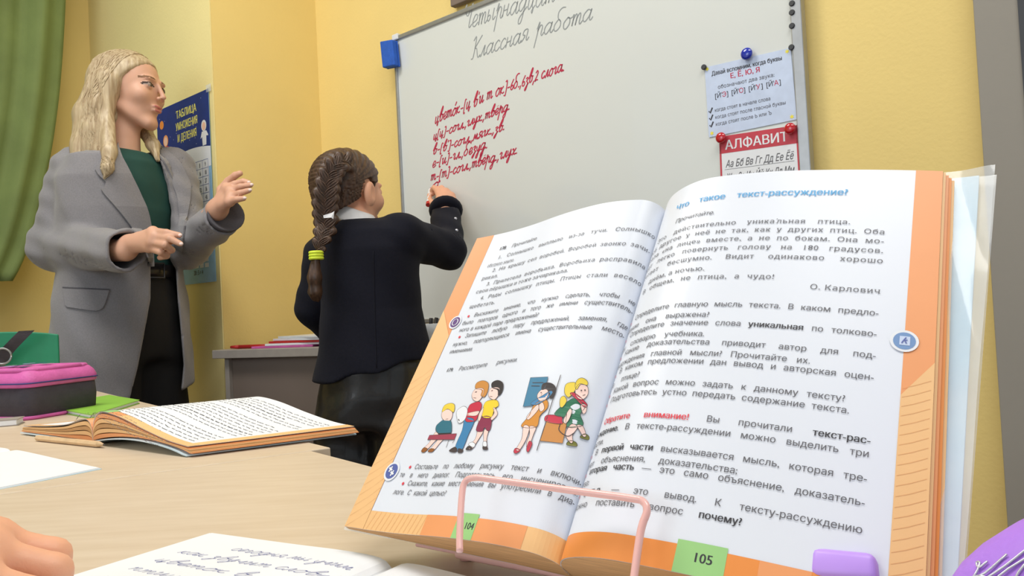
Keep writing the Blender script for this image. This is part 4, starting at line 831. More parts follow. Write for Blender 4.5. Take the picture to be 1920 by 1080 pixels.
def open_nb(name, o, U_, V_, wR, hP, hump, label, lines, leftw=None):
    r = empty(name, o, label, 'notebook')
    for s_, wd in ((-1, leftw or wR), (1, wR)):
        pg = Sheet(o, U_, V_, Zu, s_, cr([(0, .0005), (.002, hump*.5), (.01, hump), (.035, hump*1.02), (wd*.5, hump*.7), (wd*.8, hump*.4), (wd, .0015)], 10))
        mb = MB(); x = pg.p[:, 0]; n = pg.p[:, 1]; T_ = A([[o+s_*a*U_+c*Zu+v*V_ for a, c in zip(x, n-.0003)] for v in (0, hP)]); B2 = A([[o+s_*a*U_+.0004*Zu+v*V_ for a in x] for v in (0, hP)]); mb.grid(T_, 0, B2-T_); mb.build('page_block', 'paper', r)
        mb = MB(); pg.patch(mb, 0, wd*1.004, 0, hP, 0, 40, 2, thick=.0002); po = mb.build('page', 'paper', r)
        if lines:
            class Fl:
                def at(self, u, v, off=0): return pg.at(wd-np.asarray(u, float) if s_ < 0 else u, v, off)
            mb = MB()
            for k in range(lines):
                v = hP-.022-.0155*k; st_ = .02+(.03 if k == 0 else 0)
                cursive(mb, Fl(), ["сегодня мы учим", "как звучит слово", "цветок в лесу", "птица летела", "на зелёной ветке", "тихо поёт", "и река течёт", "потом пойдём"][(k+(s_ > 0)*3) % 8], st_, v, .0040, .00042, adv=1.35, off=.0003, jit=.06, u1=wd-.014)
            tag(mb.build('handwriting', 'pen_blue', po, fixn=False), kind='stuff')
    mb = MB(); G = A([[o+a*U_+.0006*Zu+v*V_ for a in np.linspace(-(leftw or wR)-.002, wR+.002, 12)] for v in (-.001, hP+.001)]); mb.grid(G, 0, -Zu*.0006); mb.build('cover', 'cover_blue', r); return r
ga = tab(738, 1056, .006); gl = tab(365, 994, .001); Un = nrm((ga-gl)*A([1, 1, 0])); Vn = nrm(np.cross(Zu, Un)); o_ = A([ga[0], ga[1], TZ])-Vn*.205
open_nb('exercise_book', o_, Un, Vn, .165, .205, .0075, 'open exercise book with blue handwriting in the foreground, under the pink stand', 9)
gt = tab(187, 878, .001); gb = tab(22, 851, .001); Ul = nrm((gt-gb)*A([1, 1, 0])); Vl = nrm(np.cross(Zu, Ul)); o_ = A([gb[0], gb[1], TZ])-Vl*.2
open_nb('exercise_book', o_, Ul, Vl, np.linalg.norm((gt-gb)[:2]), .2, .006, 'blank open exercise book at the left edge of the nearer table', 0, .16)

# ================================================================== GREEN CHAIR at the left with a bag strap
ch0 = P(30, 640, 1.62); ch = empty('school_chair', (ch0[0], ch0[1], 0), 'green school chair behind the pencil case, a dark strap over its back', 'chair')
vr = nrm([.88, .42, 0]); vd = nrm(np.cross(Zu, vr)); tz_ = P(60, 619, 1.62)[2]
mb = MB(); cxr = P(110, 640, 1.62); o_ = A([cxr[0], cxr[1], 0])-vr*.42
def cb(x, z, off): return o_+vr*x+vd*(off+.03*(1-((x-.21)/.21)**2))+Zu*z
xs = np.linspace(0, .42, 20); G = A([[cb(x, tz_-.012*abs((x-.21)/.21)**4-t*.27, -.0) for x in xs] for t in np.linspace(0, 1, 8)]); mb.grid(G, 0, vd*.011); mb.build('backrest', 'chair_green', ch, smooth=False, bevel=.003)
mb = MB(); G = A([[o_+vr*x-vd*y+Zu*(.44-.01*math.sin(y*8)) for x in np.linspace(.01, .41, 8)] for y in np.linspace(-.03, .36, 8)]); mb.grid(G, 0, -Zu*.012); mb.build('seat', 'chair_green', ch, bevel=.003)
for x in (.03, .39):
    mb = MB(); mb.tube(cr([o_+vr*x+vd*.02+Zu*(tz_-.03), o_+vr*x+vd*.02+Zu*.5, o_+vr*x+vd*.05+Zu*0], 5), .011, 10); mb.build('leg', 'metal_grey', ch, smooth=True)
    mb = MB(); mb.tube([o_+vr*x-vd*.33+Zu*.425, o_+vr*x-vd*.36+Zu*0], .011, 10); mb.build('leg', 'metal_grey', ch, smooth=True)
bs = empty('bag_strap', P(48, 621, 1.6), 'dark webbing strap with a metal ring hanging over the green chair back', 'strap')
mb = MB(); a = cr([P(50, 620, 1.58), P(30, 640, 1.575), P(10, 662, 1.575), P(-8, 690, 1.575), P(-30, 730, 1.58)], 6); mb.grid(A([a-vr*.014, a+vr*.014]), 0, vd*.002); mb.build('webbing', 'case_black', bs)
mb = MB(); rc = P(4, 668, 1.56); mb.tube([rc+.016*math.cos(t)*vr+.016*math.sin(t)*Zu for t in np.linspace(0, 2*math.pi, 24)], .0022, 8); mb.build('ring', 'metal_grey', bs, smooth=True)

# ================================================================== DESK by the wall, with papers
dA = P(397, 657, 2.15); DZ = dA[2]; dB = P(600, 660, 1.99)*A([1, 1, 0])+Zu*DZ; ddir = nrm(dB-dA); dn = nrm(np.cross(Zu, ddir)); dB = dA+ddir*.80
print('desk', dA, dB, DZ, 'walls', cAB, cBC)
dk = empty('desk', (dA[0], dA[1], 0), 'grey-brown teacher desk standing against the wall below the whiteboard', 'desk')
DW = .20
mb = MB(); mb.prism([dA, dB, dB+dn*DW, dA+dn*DW], -Zu*.024); mb.build('desktop', 'desk_top', dk, bevel=.002)
ins = dA+ddir*.045+dn*.03
mb = MB(); mb.prism([ins, ins+ddir*1.0, ins+ddir*1.0+dn*.016, ins+dn*.016], -Zu*.001); 
mb = MB(); q0 = ins*A([1, 1, 0])+Zu*.08; q1 = q0+ddir*.73; mb.prism([q0, q1, q1+dn*.016, q0+dn*.016], Zu*(DZ-.025-.08)); mb.build('modesty_panel', 'desk_panel', dk)
for p in (q0-ddir*.0165, q0+ddir*.7305):
    p = p*A([1, 1, 0]); mb = MB(); mb.prism([p-dn*.012, p+ddir*.016-dn*.012, p+ddir*.016+dn*(DW-.05), p+dn*(DW-.05)], Zu*(DZ-.025)); mb.build('side_panel', 'desk_top', dk)
def dsk(px, py, h=0.0): return PZ(px, py, DZ+h)
def dbox(name, c, L_, W_, h0, h1, m, rot=0, parent=None, bev=.001):
    u_ = ddir*math.cos(rot)+dn*math.sin(rot); v_ = nrm(np.cross(Zu, u_)); b_ = A([c[0], c[1], DZ]); mb = MB(); mb.prism([b_+Zu*h0-u_*L_/2-v_*W_/2, b_+Zu*h0+u_*L_/2-v_*W_/2, b_+Zu*h0+u_*L_/2+v_*W_/2, b_+Zu*h0-u_*L_/2+v_*W_/2], Zu*(h1-h0)); return mb.build(name, m, parent, bevel=bev)
sc_ = dA+ddir*.27+dn*.10; g = 'stack of books and papers on the desk'
tag(dbox('notebook', sc_-ddir*.05, .20, .14, 0, .006, 'case_pink', .1), 'pink notebook at the bottom of the paper stack on the desk', 'notebook', g)
for k, (m, lb) in enumerate((('paper', 'white workbook above the pink notebook in the desk stack'), ('red_plastic', 'red-covered workbook in the middle of the desk stack'), ('paper', 'white workbook below the top one in the desk stack'), ('white_plastic', 'white workbook lying topmost on the desk stack'))):
    tag(dbox('workbook', sc_+ddir*(.01*k-.01)+dn*.002*k, .19, .13, .0062+.0062*k, .0120+.0062*k, m, .12-.13*k), lb, 'book', g)
rp = empty('pen', dA+ddir*.07+dn*.03, 'red pen lying on the left end of the grey desk', 'pen'); a, b = dA+ddir*.07+dn*.035+Zu*.006, dA+ddir*.2+dn*.045+Zu*.006
mb = MB(); mb.tube([a, b], .0055, 10); mb.build('barrel', 'red_plastic', rp, smooth=True); mb = MB(); mb.tube([a-nrm(b-a)*.03, a-nrm(b-a)*.0005], [.004, .0058], 10); mb.build('cap', 'red_plastic', rp, smooth=True)
bb = dbox('pencil_box', dA+ddir*.33+dn*.165, .14, .05, 0, .075, 'black_plastic', 0, None, .008); tag(bb, 'black box standing behind the papers on the grey desk', 'box')
cu = P(803, 628, 1.95); cu[2] = DZ; cup = empty('pencil_cup', cu, 'white cup of black pens on the desk, beside the girl under the whiteboard', 'cup')
mb = MB(); mb.lathe(cu, [(.026, 0), (.029, .03), (.030, .048), (.027, .048), (.024, .006)], Zu, 24); mb.build('cup_body', 'white_plastic', cup, smooth=True)
for dx, dy in ((-.012, .004), (.006, -.008), (.012, .01)): mb = MB(); mb.tube([cu+A([dx, dy, .008]), cu+A([dx*1.8, dy*1.8, .062])], .005, 8); mb.build('pen', 'black_plastic', cup, smooth=True)

# ================================================================== PEOPLE
def hand_f(p, wr, mcp, fing, thumb, r=1.0, wr_r=.024, pr=.0115):
    d = None
    for m in mcp:
        e = sd_cone(p, wr, m, wr_r*.8*r, pr*r); d = e if d is None else smin(d, e, .012*r)
    for a, b in zip(mcp[:-1], mcp[1:]): d = smin(d, sd_cone(p, a, b, pr*r, pr*r), .008*r)
    for m, f in zip(mcp, fing):
        pts = [m]+list(f); rs = np.linspace(.0098, .0068, len(pts))*r; e = chain(p, pts, rs, .002); d = smin(d, e, .004*r)
    pts = [A(wr)*.55+A(mcp[0])*.45]+list(thumb); e = chain(p, pts, np.linspace(.0135, .0078, len(pts))*r, .003); return smin(d, e, .008*r)
class Head:
    def __init__(s, c, f, up, k): s.c = A(c, float); s.f = nrm(f); u = nrm(up); s.l = nrm(np.cross(u, s.f)); s.u = np.cross(s.f, s.l); s.k = k; s.R = A([s.f, s.l, s.u])
    def loc(s, p): return (p-s.c)@s.R.T/s.k
    def w(s, f, l, u): return s.c+s.k*(f*s.f+l*s.l+u*s.u)
    def sdf(s, p, ears=True, child=False):
        q = s.loc(p); E = lambda c, r: sd_ell(q, A(c), r); Sp = lambda c, r: sd_sph(q, A(c), r)
        d = E((-.012, 0, .034), (.092, .073, .080)); d = smin(d, E((.030, 0, -.028), (.055, .051, .071)), .03)
        d = smin(d, Sp((.062, 0, -.090), .015), .022)
        for l in (-1, 1):
            d = smin(d, sd_cone(q, A([.0, .047*l, -.050]), A([.062, .013*l, -.094]), .012, .011), .02)
            d = smin(d, Sp((.058, .036*l, -.018), .021 if not child else .024), .02); d = smin(d, E((.077, .024*l, .026), (.012, .020, .008)), .012)
            d = smax(d, -E((.096, .031*l, .008), (.018, .017, .0125)), .010)
            d = smin(d, Sp((.0740, .031*l, .008), .0128), .003)
            if ears: d = smin(d, smax(E((-.006, (.080 if child else .074)*l, -.002), (.019, .011 if child else .009, .033)), -E((.000, (.091 if child else .083)*l, .002), (.010, .007, .020)), .004), .005)
        d = smin(d, sd_cone(q, A([.088, 0, .014]), A([.104, 0, -.020]), .0055, .0068), .009)
        for l in (-1, 1): d = smin(d, Sp((.095, .0095*l, -.025), .0058), .005)
        d = smin(d, E((.0860, 0, -.0475), (.008, .021, .0050)), .007); d = smin(d, E((.0845, 0, -.0580), (.008, .018, .0056)), .007)
        d = smax(d, -E((.0965, 0, -.0525), (.010, .017, .0016)), .002)
        return d*s.k
    def mats(s, X):
        q = s.loc(X); m = np.zeros(len(X)); f, l, u = q[:, 0], np.abs(q[:, 1]), q[:, 2]; fr = f > .05
        m[fr & (f > .080) & (((l/.019)**2+((u+.0475)/.0042)**2 < 1) | ((l/.016)**2+((u+.0580)/.0048)**2 < 1))] = 1
        m[fr & (np.abs(u-.030-.10*(l-.03)*(l < .04)+.22*(l-.040)*(l > .04)) < .0030) & (l > .014) & (l < .048)] = 2
        ey = ((l-.030)/.0140)**2+((u-.0078)/.0047)**2; m[fr & (ey < 1)] = 3; m[fr & (ey < 1) & ((l-.029)**2+(u-.008)**2 < .0062**2)] = 4
        m[fr & (ey >= 1) & (((l-.030)/.0175)**2+((u-.0080)/.0088)**2 < 1) & (u > .0075)] = 5
        return m
def parts_sdf(parts):                       # parts: (lo, hi, f); each only evaluated inside its own box
    def f(p):
        d = np.full(len(p), .2)
        for lo, hi, g in parts:
            m = ((p > lo) & (p < hi)).all(1)
            if m.any(): d[m] = np.minimum(d[m], g(p[m]))
            dd = np.linalg.norm(np.maximum(np.maximum(lo-p, p-hi), 0), axis=1)+.02; d = np.where(m, d, np.minimum(d, dd))
        return d
    return f
def bb_(pts, pad): pts = A(pts); return pts.min(0)-pad, pts.max(0)+pad

# ------------------------------------------------------------------ teacher
TY = 2.1
vrt = nrm([ray(240, 500)[1], -ray(240, 500)[0], 0]); toc = nrm(-ray(240, 500)*A([1, 1, 0]))     # to the right of the sight line, and towards the viewer
Tc = P(232, 500, TY); T0 = A([Tc[0], Tc[1], 0]); th_ = math.radians(42)
Tf = nrm(toc*math.cos(th_)+vrt*math.sin(th_)); Tl = nrm(np.cross(Zu, Tf)); yaw = math.atan2(Tl[1], Tl[0])   # facing, her left
tz1 = lambda py: P(235, py, TY)[2]
def tp(px, py, dy=0): return P(px, py, TY+dy)
teacher = empty('person', T0, 'standing woman with long blonde hair in a grey blazer and dark green top, gesturing', 'person')
hd = Head(tp(243, 174, .0), nrm(vrt*.82+toc*.56+Zu*-.03), nrm(Zu+vrt*.05), .985)
nk0, nk1 = hd.w(-.018, 0, -.055), T0*A([1, 1, 0])+Zu*(tz1(296))+Tf*.012
shR, shL = tp(143, 322, -.06), tp(322, 318, .10)
elR, wrR = tp(103, 466, -.06), tp(236, 470, -.28)
elL, wrL = tp(352, 462, .06), tp(408, 393, -.14)
RR = lambda py, a, b, px=232, df=0.0: (A([*(P(px, py, TY)[:2]), tz1(py)])+Tf*df, a, b, yaw)
handR = dict(wr=tp(243, 458, -.28), mcp=[tp(287, 434, -.32), tp(290, 444, -.33), tp(286, 454, -.33), tp(280, 464, -.32)],
    fing=[[tp(312, 436, -.34), tp(336, 441, -.34)], [tp(318, 447, -.35), tp(338, 457, -.35)], [tp(309, 459, -.35), tp(322, 469, -.33), tp(310, 472, -.31)], [tp(301, 472, -.34), tp(312, 480, -.32), tp(300, 483, -.30)]],
    thumb=[tp(280, 462, -.28), tp(300, 458, -.29), tp(322, 452, -.31)])
handL = dict(wr=tp(407, 392, -.14), mcp=[tp(424, 352, -.15), tp(432, 358, -.17), tp(434, 368, -.185), tp(431, 378, -.195)],
    fing=[[tp(440, 345, -.16), tp(456, 340, -.165), tp(465, 342, -.17)], [tp(450, 350, -.18), tp(470, 347, -.185)], [tp(450, 362, -.20), tp(467, 357, -.205)], [tp(444, 374, -.21), tp(457, 372, -.215)]],
    thumb=[tp(415, 356, -.13), tp(428, 340, -.13), tp(441, 329, -.14), tp(450, 325, -.145)])
def t_head(p):
    d = hd.sdf(p); d = smin(d, sd_cone(p, nk0, nk1, .041, .045), .02); return smin(d, sd_ell(p, nk1-Zu*.03-Tf*.02, (.06, .045, .03)), .04)
bodyR = [RR(304, .075, .05), RR(330, .13, .072), RR(420, .13, .085), RR(505, .125, .09), RR(560, .155, .11), RR(610, .15, .11)]
def t_trunk(p):
    d = rings(p, bodyR); d = smin(d, sd_ell(p, nk1-Zu*.03-Tf*.02, (.06, .045, .03)), .04)
    for s_ in (-1, 1): h_ = T0+Tl*.085*s_+Zu*.80; d = smin(d, chain(p, [h_, T0+Tl*.09*s_+Tf*.01+Zu*.46, T0+Tl*.09*s_+Zu*.09], [.085, .055, .038], .02), .03); d = smin(d, sd_cone(p, T0+Tl*.09*s_+Zu*.05, T0+Tl*.095*s_+Tf*.13+Zu*.035, .036, .03), .02)
    return d
def t_arm(sh, el, wr, hnd):
    return lambda p: smin(chain(p, [sh, el, wr], [.046, .038, .026], .02), hand_f(p, **hnd), .012)
def allpts(h): return [h['wr']]+h['mcp']+[q for f in h['fing'] for q in f]+h['thumb']
pts_ = [(*bb_([hd.c, nk1], .16), t_head), (*bb_([r[0] for r in bodyR]+[T0, T0+Tf*.13], .23), t_trunk),
        (*bb_([shR, elR, wrR]+allpts(handR), .07), t_arm(shR, elR, wrR, handR)), (*bb_([shL, elL, wrL]+allpts(handL), .07), t_arm(shL, elL, wrL, handL))]
lo_ = np.min([q[0] for q in pts_], 0); hi_ = np.max([q[1] for q in pts_], 0); lo_[2] = -.01
SKH = .0032
def tmat(X):
    m = np.zeros(len(X)); k = np.linalg.norm(X-hd.c, axis=1) < .16; m[k] = hd.mats(X[k]); return m
body = sdf_obj('body', parts_sdf(pts_), lo_, hi_, SKH, ['skin_teacher', 'lips', 'brow', 'eye_white_shaded', 'iris', 'lash'], teacher, tmat)
# nails
mb = MB()
for h_ in (handR, handL):
    for f_ in h_['fing']:
        t_ = f_[-1]; d_ = nrm(f_[-1]-f_[-2]); mb = MB(); mb.ell(t_+toc*.005+d_*.002, (.0055, .0035, .0042), 8); mb.build('nail', 'nail', body, smooth=True)

# green top, trousers, belt
topR = [RR(284, .066, .058), RR(292, .095, .070), RR(310, .138, .092), RR(345, .158, .100), RR(400, .158, .112), RR(450, .150, .106), RR(500, .138, .102), RR(516, .138, .104)]
f_top = lambda p: smax(rings(p, topR)+.0025*np.sin(p[:, 2]*55+p[:, 0]*30)*np.sin(p[:, 0]*40), -sd_ell(p, nk1+Tf*.012+Zu*.030, (.052, .054, .022)), .006)
l3, h3 = bb_([r[0] for r in topR], .2); l3[2] = topR[-1][0][2]-.01; h3[2] = topR[0][0][2]+.01
sdf_obj('top', f_top, l3, h3, .006, 'top_green', teacher)
troR = [RR(512, .146, .108), RR(530, .150, .112), RR(580, .165, .118), RR(640, .168, .118), RR(680, .168, .116)]
def f_tro(p):
    d = rings(p, troR)
    for s_ in (-1, 1): d = smin(d, chain(p, [T0+Tl*.080*s_+Zu*.78, T0+Tl*.088*s_+Tf*.01+Zu*.45, T0+Tl*.09*s_+Zu*.06], [.092, .085, .080], .02), .03)
    return d+.004*np.sin(p[:, 0]*60+p[:, 2]*9)*np.sin(p[:, 2]*14)
l3, h3 = bb_([T0], .24); l3[2] = .02; h3[2] = troR[0][0][2]+.02
sdf_obj('trousers', f_tro, l3, h3, .008, 'trouser_black', teacher)
for s_ in (-1, 1):
    a_ = T0+Tl*.09*s_
    sdf_obj('shoe', lambda p: smax(smin(sd_cone(p, a_+Zu*.045-Tf*.03, a_+Tf*.15+Zu*.03, .045, .034), sd_cone(p, a_+Zu*.05, a_+Zu*.09, .044, .04), .02), .002-p[:, 2], .004), *[q for q in (lambda b: (A([b[0][0], b[0][1], -.01]), b[1]))(bb_([a_, a_+Tf*.15, a_+Zu*.05], .08))], .006, 'shoe_black', teacher)
bz = tz1(512); mb = MB(); bl_ = []
for t in np.linspace(0, 2*math.pi, 60): bl_.append(T0*A([1, 1, 0])+Zu*bz+Tl*.150*math.cos(t)+Tf*.112*math.sin(t))
bl_ = A(bl_); mb.grid(np.stack([bl_-Zu*.018, bl_+Zu*.018]), 0, None); be = mb.build('belt', 'belt_black', teacher, smooth=True); m_ = be.modifiers.new('s', 'SOLIDIFY'); m_.thickness = .004
mb = MB(); bc_ = T0*A([1, 1, 0])+Zu*bz+Tf*.117; mb.tube([bc_+Tl*a+Zu*b for a, b in ((-.028, -.02), (.028, -.02), (.028, .02), (-.028, .02), (-.028, -.02))], .0028, 8); mb.build('buckle', 'black_plastic', be, smooth=True)

# blazer
coR = [RR(280, .075, .066), RR(292, .110, .080), RR(306, .165, .098), RR(345, .184, .116), RR(400, .182, .128), RR(450, .176, .126), RR(500, .176, .124), RR(560, .190, .136), RR(650, .202, .146), RR(748, .212, .156)]
def folds(p, a=.004, s_=1.0): return a*(np.sin(p[:, 0]*38*s_+p[:, 2]*22)*np.sin(p[:, 2]*17*s_-p[:, 1]*31)+.5*np.sin(p[:, 0]*80+p[:, 2]*50*s_)*np.sin(p[:, 1]*70))
f_sl = lambda p: smin(chain(p, [shR-Zu*.004, elR+Zu*.004, wrR], [.068, .060, .052], .03), chain(p, [shL, elL, tp(420, 405, -.13)], [.066, .056, .048], .03), .01)+.004*np.sin(p[:, 0]*55+p[:, 2]*70)*np.sin(p[:, 2]*40+p[:, 1]*30)
f_tor = lambda p: rings(p, coR)
gapP = [(214, 262), (246, 330), (276, 400), (286, 470), (284, 505), (283, 560), (272, 620), (258, 690), (240, 760), (340, 790), (352, 690), (346, 620), (340, 560), (337, 505), (341, 440), (336, 380), (322, 330), (296, 262)]
gp = A(gapP, float)
def poly_sd(q, P_):
    n = len(P_); d = np.full(len(q), 1e9); s_ = np.ones(len(q), bool)
    for i in range(n):
        a, b = P_[i], P_[(i+1) % n]; e = b-a; w_ = q-a; t = np.clip((w_@e)/(e@e), 0, 1); d = np.minimum(d, np.linalg.norm(w_-t[:, None]*e, axis=1))
        c1 = (a[1] <= q[:, 1]) & (b[1] > q[:, 1]) & (e[0]*w_[:, 1]-e[1]*w_[:, 0] > 0); c2 = (a[1] > q[:, 1]) & (b[1] <= q[:, 1]) & (e[0]*w_[:, 1]-e[1]*w_[:, 0] < 0); s_ ^= (c1 | c2)
    return np.where(s_, d, -d)
frame_o = T0*A([1, 1, 0]); 
def tsp(p): q = p-frame_o; return np.stack([q@vrt, p[:, 2]], 1)      # plane facing the room, metres
gw = tsp(A([P(x, y, TY-.12) for x, y in gp]))
def f_coat(p):
    t = f_tor(p)+folds(p, .003); inner = f_tor(p)+.014; front = -((p-frame_o)@toc)-.0
    shell = smax(t, -inner, .004); g_ = smax(poly_sd(tsp(p), gw), front, .004); shell = smax(shell, -g_, .005)
    neck = sd_cone(p, nk1-Zu*.05+Tf*.02, nk0+Tf*.015, .062, .066); shell = smax(shell, -neck, .004)
    sl = f_sl(p); slh = smax(sl, -(f_sl(p)+.009), .002)
    for w0, e0_ in ((wrR, elR), (tp(420, 405, -.13), elL)):
        ax = nrm(w0-e0_); near = np.linalg.norm(p-w0, axis=1) < .16; cut = (p-w0)@ax-(.006 if w0 is wrR else -.004); slh = np.where(near, smax(slh, cut, .004), slh)
    return smin(shell, smax(slh, -(f_tor(p)+.012), .004), .018)
l3, h3 = bb_([shR, shL, elR, wrR, elL, wrL, T0+A([.2, .2, 0]), T0-A([.2, .2, 0])], .08); l3[2] = tz1(752); h3[2] = tz1(272); 
l3[:2] = np.minimum(l3[:2], T0[:2]-.25)
f_hem = lambda p: smax(f_coat(p), -(p[:, 2]-(tz1(748)+.10*np.clip((p-frame_o)@vrt-.10, 0, .2)*4+.0)), .006)
coat = sdf_obj('blazer', f_hem, l3, h3, .0052, ['coat_grey'], teacher)
f_out = lambda p: np.minimum(f_tor(p)+folds(p, .003), f_sl(p))
mb = MB(); drape(mb, f_out, [(222, 268), (214, 290), (196, 300), (178, 318), (200, 345), (190, 356), (226, 400), (262, 452), (282, 500)], [(220, 262), (226, 290), (236, 310), (246, 330), (256, 350), (264, 368), (277, 400), (285, 452), (287, 500)], TY-.5, TY+.1, .006, .005, 30, 12)
mb.build('lapel', 'coat_grey', coat, smooth=False)
mb = MB(); drape(mb, f_out, [(284, 262), (290, 285), (306, 305), (318, 330), (332, 370), (338, 420), (338, 470)], [(296, 266), (314, 284), (332, 300), (346, 322), (356, 352), (352, 400), (343, 470)], TY-.5, TY+.2, .006, .005, 30, 10)
mb.build('lapel', 'coat_grey', coat, smooth=False)
mb = MB(); drape(mb, f_out, [(120, 541), (122, 558), (124, 572), (128, 576)], [(204, 545), (200, 560), (192, 578), (180, 583)], TY-.5, TY+.2, .004, .004, 8, 14); mb.build('pocket_flap', 'coat_grey', coat)
mb = MB(); drape(mb, f_out, [(119, 538), (119, 541)], [(205, 542), (205, 545)], TY-.5, TY+.2, .003, .003, 3, 14); mb.build('pocket_welt', 'coat_dark', coat)
mb = MB(); ax = nrm(wrL-elL); cf = tp(424, 402, -.132); mb.lathe(cf-ax*.018, [(.030, 0), (.046, .004), (.048, .020), (.044, .021), (.030, .006)], ax, 24); mb.build('cuff_lining', 'coat_dark', coat, smooth=True)

# blonde hair
def f_hairT(p):
    q = hd.loc(p); f, l, u = q[:, 0], q[:, 1], q[:, 2]
    cap = sd_ell(q, A([-.018, 0, .034]), (.101, .084, .086)); cap = smin(cap, sd_ell(q, A([-.05, 0, -.06]), (.058, .084, .11)), .04)
    face = .062-f+np.clip(.062-u, -.05, .3)*-.62; lim = np.where(u > .02, .070-(.075-u)*.85, .024-(.02-u)*.30); lim = np.where(u < -.08, lim+.0, lim)
    side = np.abs(l) > .0; cap = smax(cap, f-np.where(u > .075, .2, lim), .010)*hd.k
    d = cap
    r_ = nrm(np.cross(hd.f, Zu))          # her right
    locks = [([hd.w(-.02, -.072, .02), hd.w(-.03, -.085, -.06), hd.w(-.035, -.098, -.13), tp(186, 322, -.12), tp(176, 350, -.145)], [.030, .030, .030, .020, .003]),
             ([hd.w(-.05, -.06, .0), hd.w(-.07, -.075, -.08), tp(160, 275, -.09), tp(148, 312, -.12), tp(136, 338, -.14)], [.034, .036, .034, .022, .003]),
             ([hd.w(.0, -.078, .01), hd.w(-.012, -.082, -.06), tp(205, 285, -.13), tp(202, 315, -.155), tp(196, 334, -.16)], [.016, .018, .018, .012, .002]),
             ([hd.w(-.06, .0, -.04), hd.w(-.085, .0, -.12), hd.w(-.09, -.01, -.20)], [.05, .05, .03]),
             ([hd.w(-.03, .07, -.03), hd.w(-.0, .068, -.09), tp(287, 272, .02), tp(296, 300, .0)], [.022, .020, .016, .006])]
    for P_, R_ in locks: d = smin(d, chain(p, P_, R_, .015), .014)
    a = np.arctan2(l, f+.02)
    return d+.0007*np.sin(a*40+u*4)+.0003*np.sin(a*90-u*5)
l3, h3 = bb_([hd.c, tp(130, 350, -.16), tp(296, 300, 0), tp(150, 300, .05)], .13)
hair = sdf_obj('hair', f_hairT, l3, h3, .0032, 'hair_blonde', teacher, None, 3)
mb = MB()
for i in range(230):
    t = rng.uniform(0, 1); u0 = rng.uniform(.06, .115)
    if i < 185:
        l0 = rng.uniform(-.02, .0); fr = rng.uniform(-.06, .045)
        a = [hd.w(fr, l0, .122-.8*max(0, fr-.03)), hd.w(fr-.02, -.062, .075), hd.w(fr*.5-.03, -.090, .0), hd.w(fr*.35-.035, -.100, -.08)]; ex, ey = rng.uniform(132, 212), rng.uniform(300, 352)
        a += [tp(ex*.5+(190+fr*400)*.5, 285, -.125), tp(ex, ey, -.165)]
    else:
        a = [hd.w(rng.uniform(-.02, .06), .01, .120), hd.w(.0, .075, .06), hd.w(-.01, .080, -.04), tp(rng.uniform(278, 290), 262, -.02), tp(rng.uniform(284, 300), rng.uniform(285, 312), -.05)]
    a = cr(a, 6)
    for _ in range(4): a = a+0*a; e = 1e-3; dv = f_hairT(a); gn = np.stack([f_hairT(a+A(x)*e)-f_hairT(a-A(x)*e) for x in np.eye(3)], 1); gn /= np.linalg.norm(gn, axis=1)[:, None]+1e-9; a = a-gn*np.clip(dv-.0008, -.02, .02)[:, None]*.8
    mb.tube(a, np.linspace(.0011, .0006, len(a)), 4)
tag(mb.build('hair_strands', 'hair_blonde', hair, smooth=True), kind='stuff')
# thin necklace
mb = MB(); mb.tube(cr([nk1+Tl*.055+Zu*.03, nk1+Tl*.035+Tf*.052+Zu*.004, nk1+Tf*.068-Zu*.012, nk1-Tl*.035+Tf*.052+Zu*.004, nk1-Tl*.055+Zu*.03], 6), .0009, 6); mb.build('necklace', 'silver', teacher, smooth=True)

# ------------------------------------------------------------------ girl at the board
GY = 1.70
gr_ = ray(680, 500); vg = nrm([gr_[1], -gr_[0], 0]); ag = nrm(gr_*A([1, 1, 0]))      # to the right of, and along, the sight line
def gp_(px, py, dy=0): return P(px, py, GY+dy)
Gc = gp_(690, 600); G0 = A([Gc[0], Gc[1], 0]); Gf = nrm(ag*.90+vg*.42); Gl = nrm(np.cross(Zu, Gf)); gyaw = math.atan2(Gl[1], Gl[0])
gz = lambda py, px=680: P(px, py, GY)[2]
girl = empty('person', G0, 'girl with a long brown braid and navy blazer, writing on the whiteboard', 'person')
gh = Head(gp_(655, 366, .02), nrm(vg*.70+ag*.71+Zu*.06), nrm(Zu-ag*.06+vg*.02), .86)
gn0, gn1 = gh.w(-.02, 0, -.06), gp_(664, 418, .0)
gsR, geR, gwR = gp_(738, 446, -.02), gp_(838, 470, .10), gp_(836, 398, .24)
gsL, geL, gwL = gp_(612, 482, .06), gp_(594, 575, .08), gp_(640, 640, .18)
bd = lambda px, py, off: PL(px, py, H0+(-Dd)*off, -Dd)
tip = bd(808, 352, .0015); penb = bd(803, 383, .050); pdir = nrm(tip-penb)
gRh = dict(wr=gp_(833, 392, .26), mcp=[bd(822, 360, .040), bd(836, 360, .034), bd(846, 368, .034), bd(851, 379, .040)],
    fing=[[bd(814, 352, .030), bd(810, 357, .016), bd(809, 361, .012)], [bd(828, 352, .026), bd(818, 354, .018), bd(812, 364, .016)], [bd(838, 360, .022), bd(828, 362, .016), bd(820, 370, .018)], [bd(843, 372, .022), bd(833, 374, .016), bd(825, 378, .018)]],
    thumb=[bd(815, 385, .050), bd(806, 376, .036), bd(805, 366, .024)])
gLh = dict(wr=gwL, mcp=[gwL+Gf*.05+Gl*-.02+Zu*.012, gwL+Gf*.055-Gl*.01, gwL+Gf*.05-Zu*.012, gwL+Gf*.045-Zu*.024],
    fing=[[gwL+Gf*.075-Gl*.03-Zu*i*.012, gwL+Gf*.07-Gl*.05-Zu*i*.012] for i in range(4)], thumb=[gwL+Gf*.03-Gl*.02+Zu*.02, gwL+Gf*.05-Gl*.035+Zu*.022])
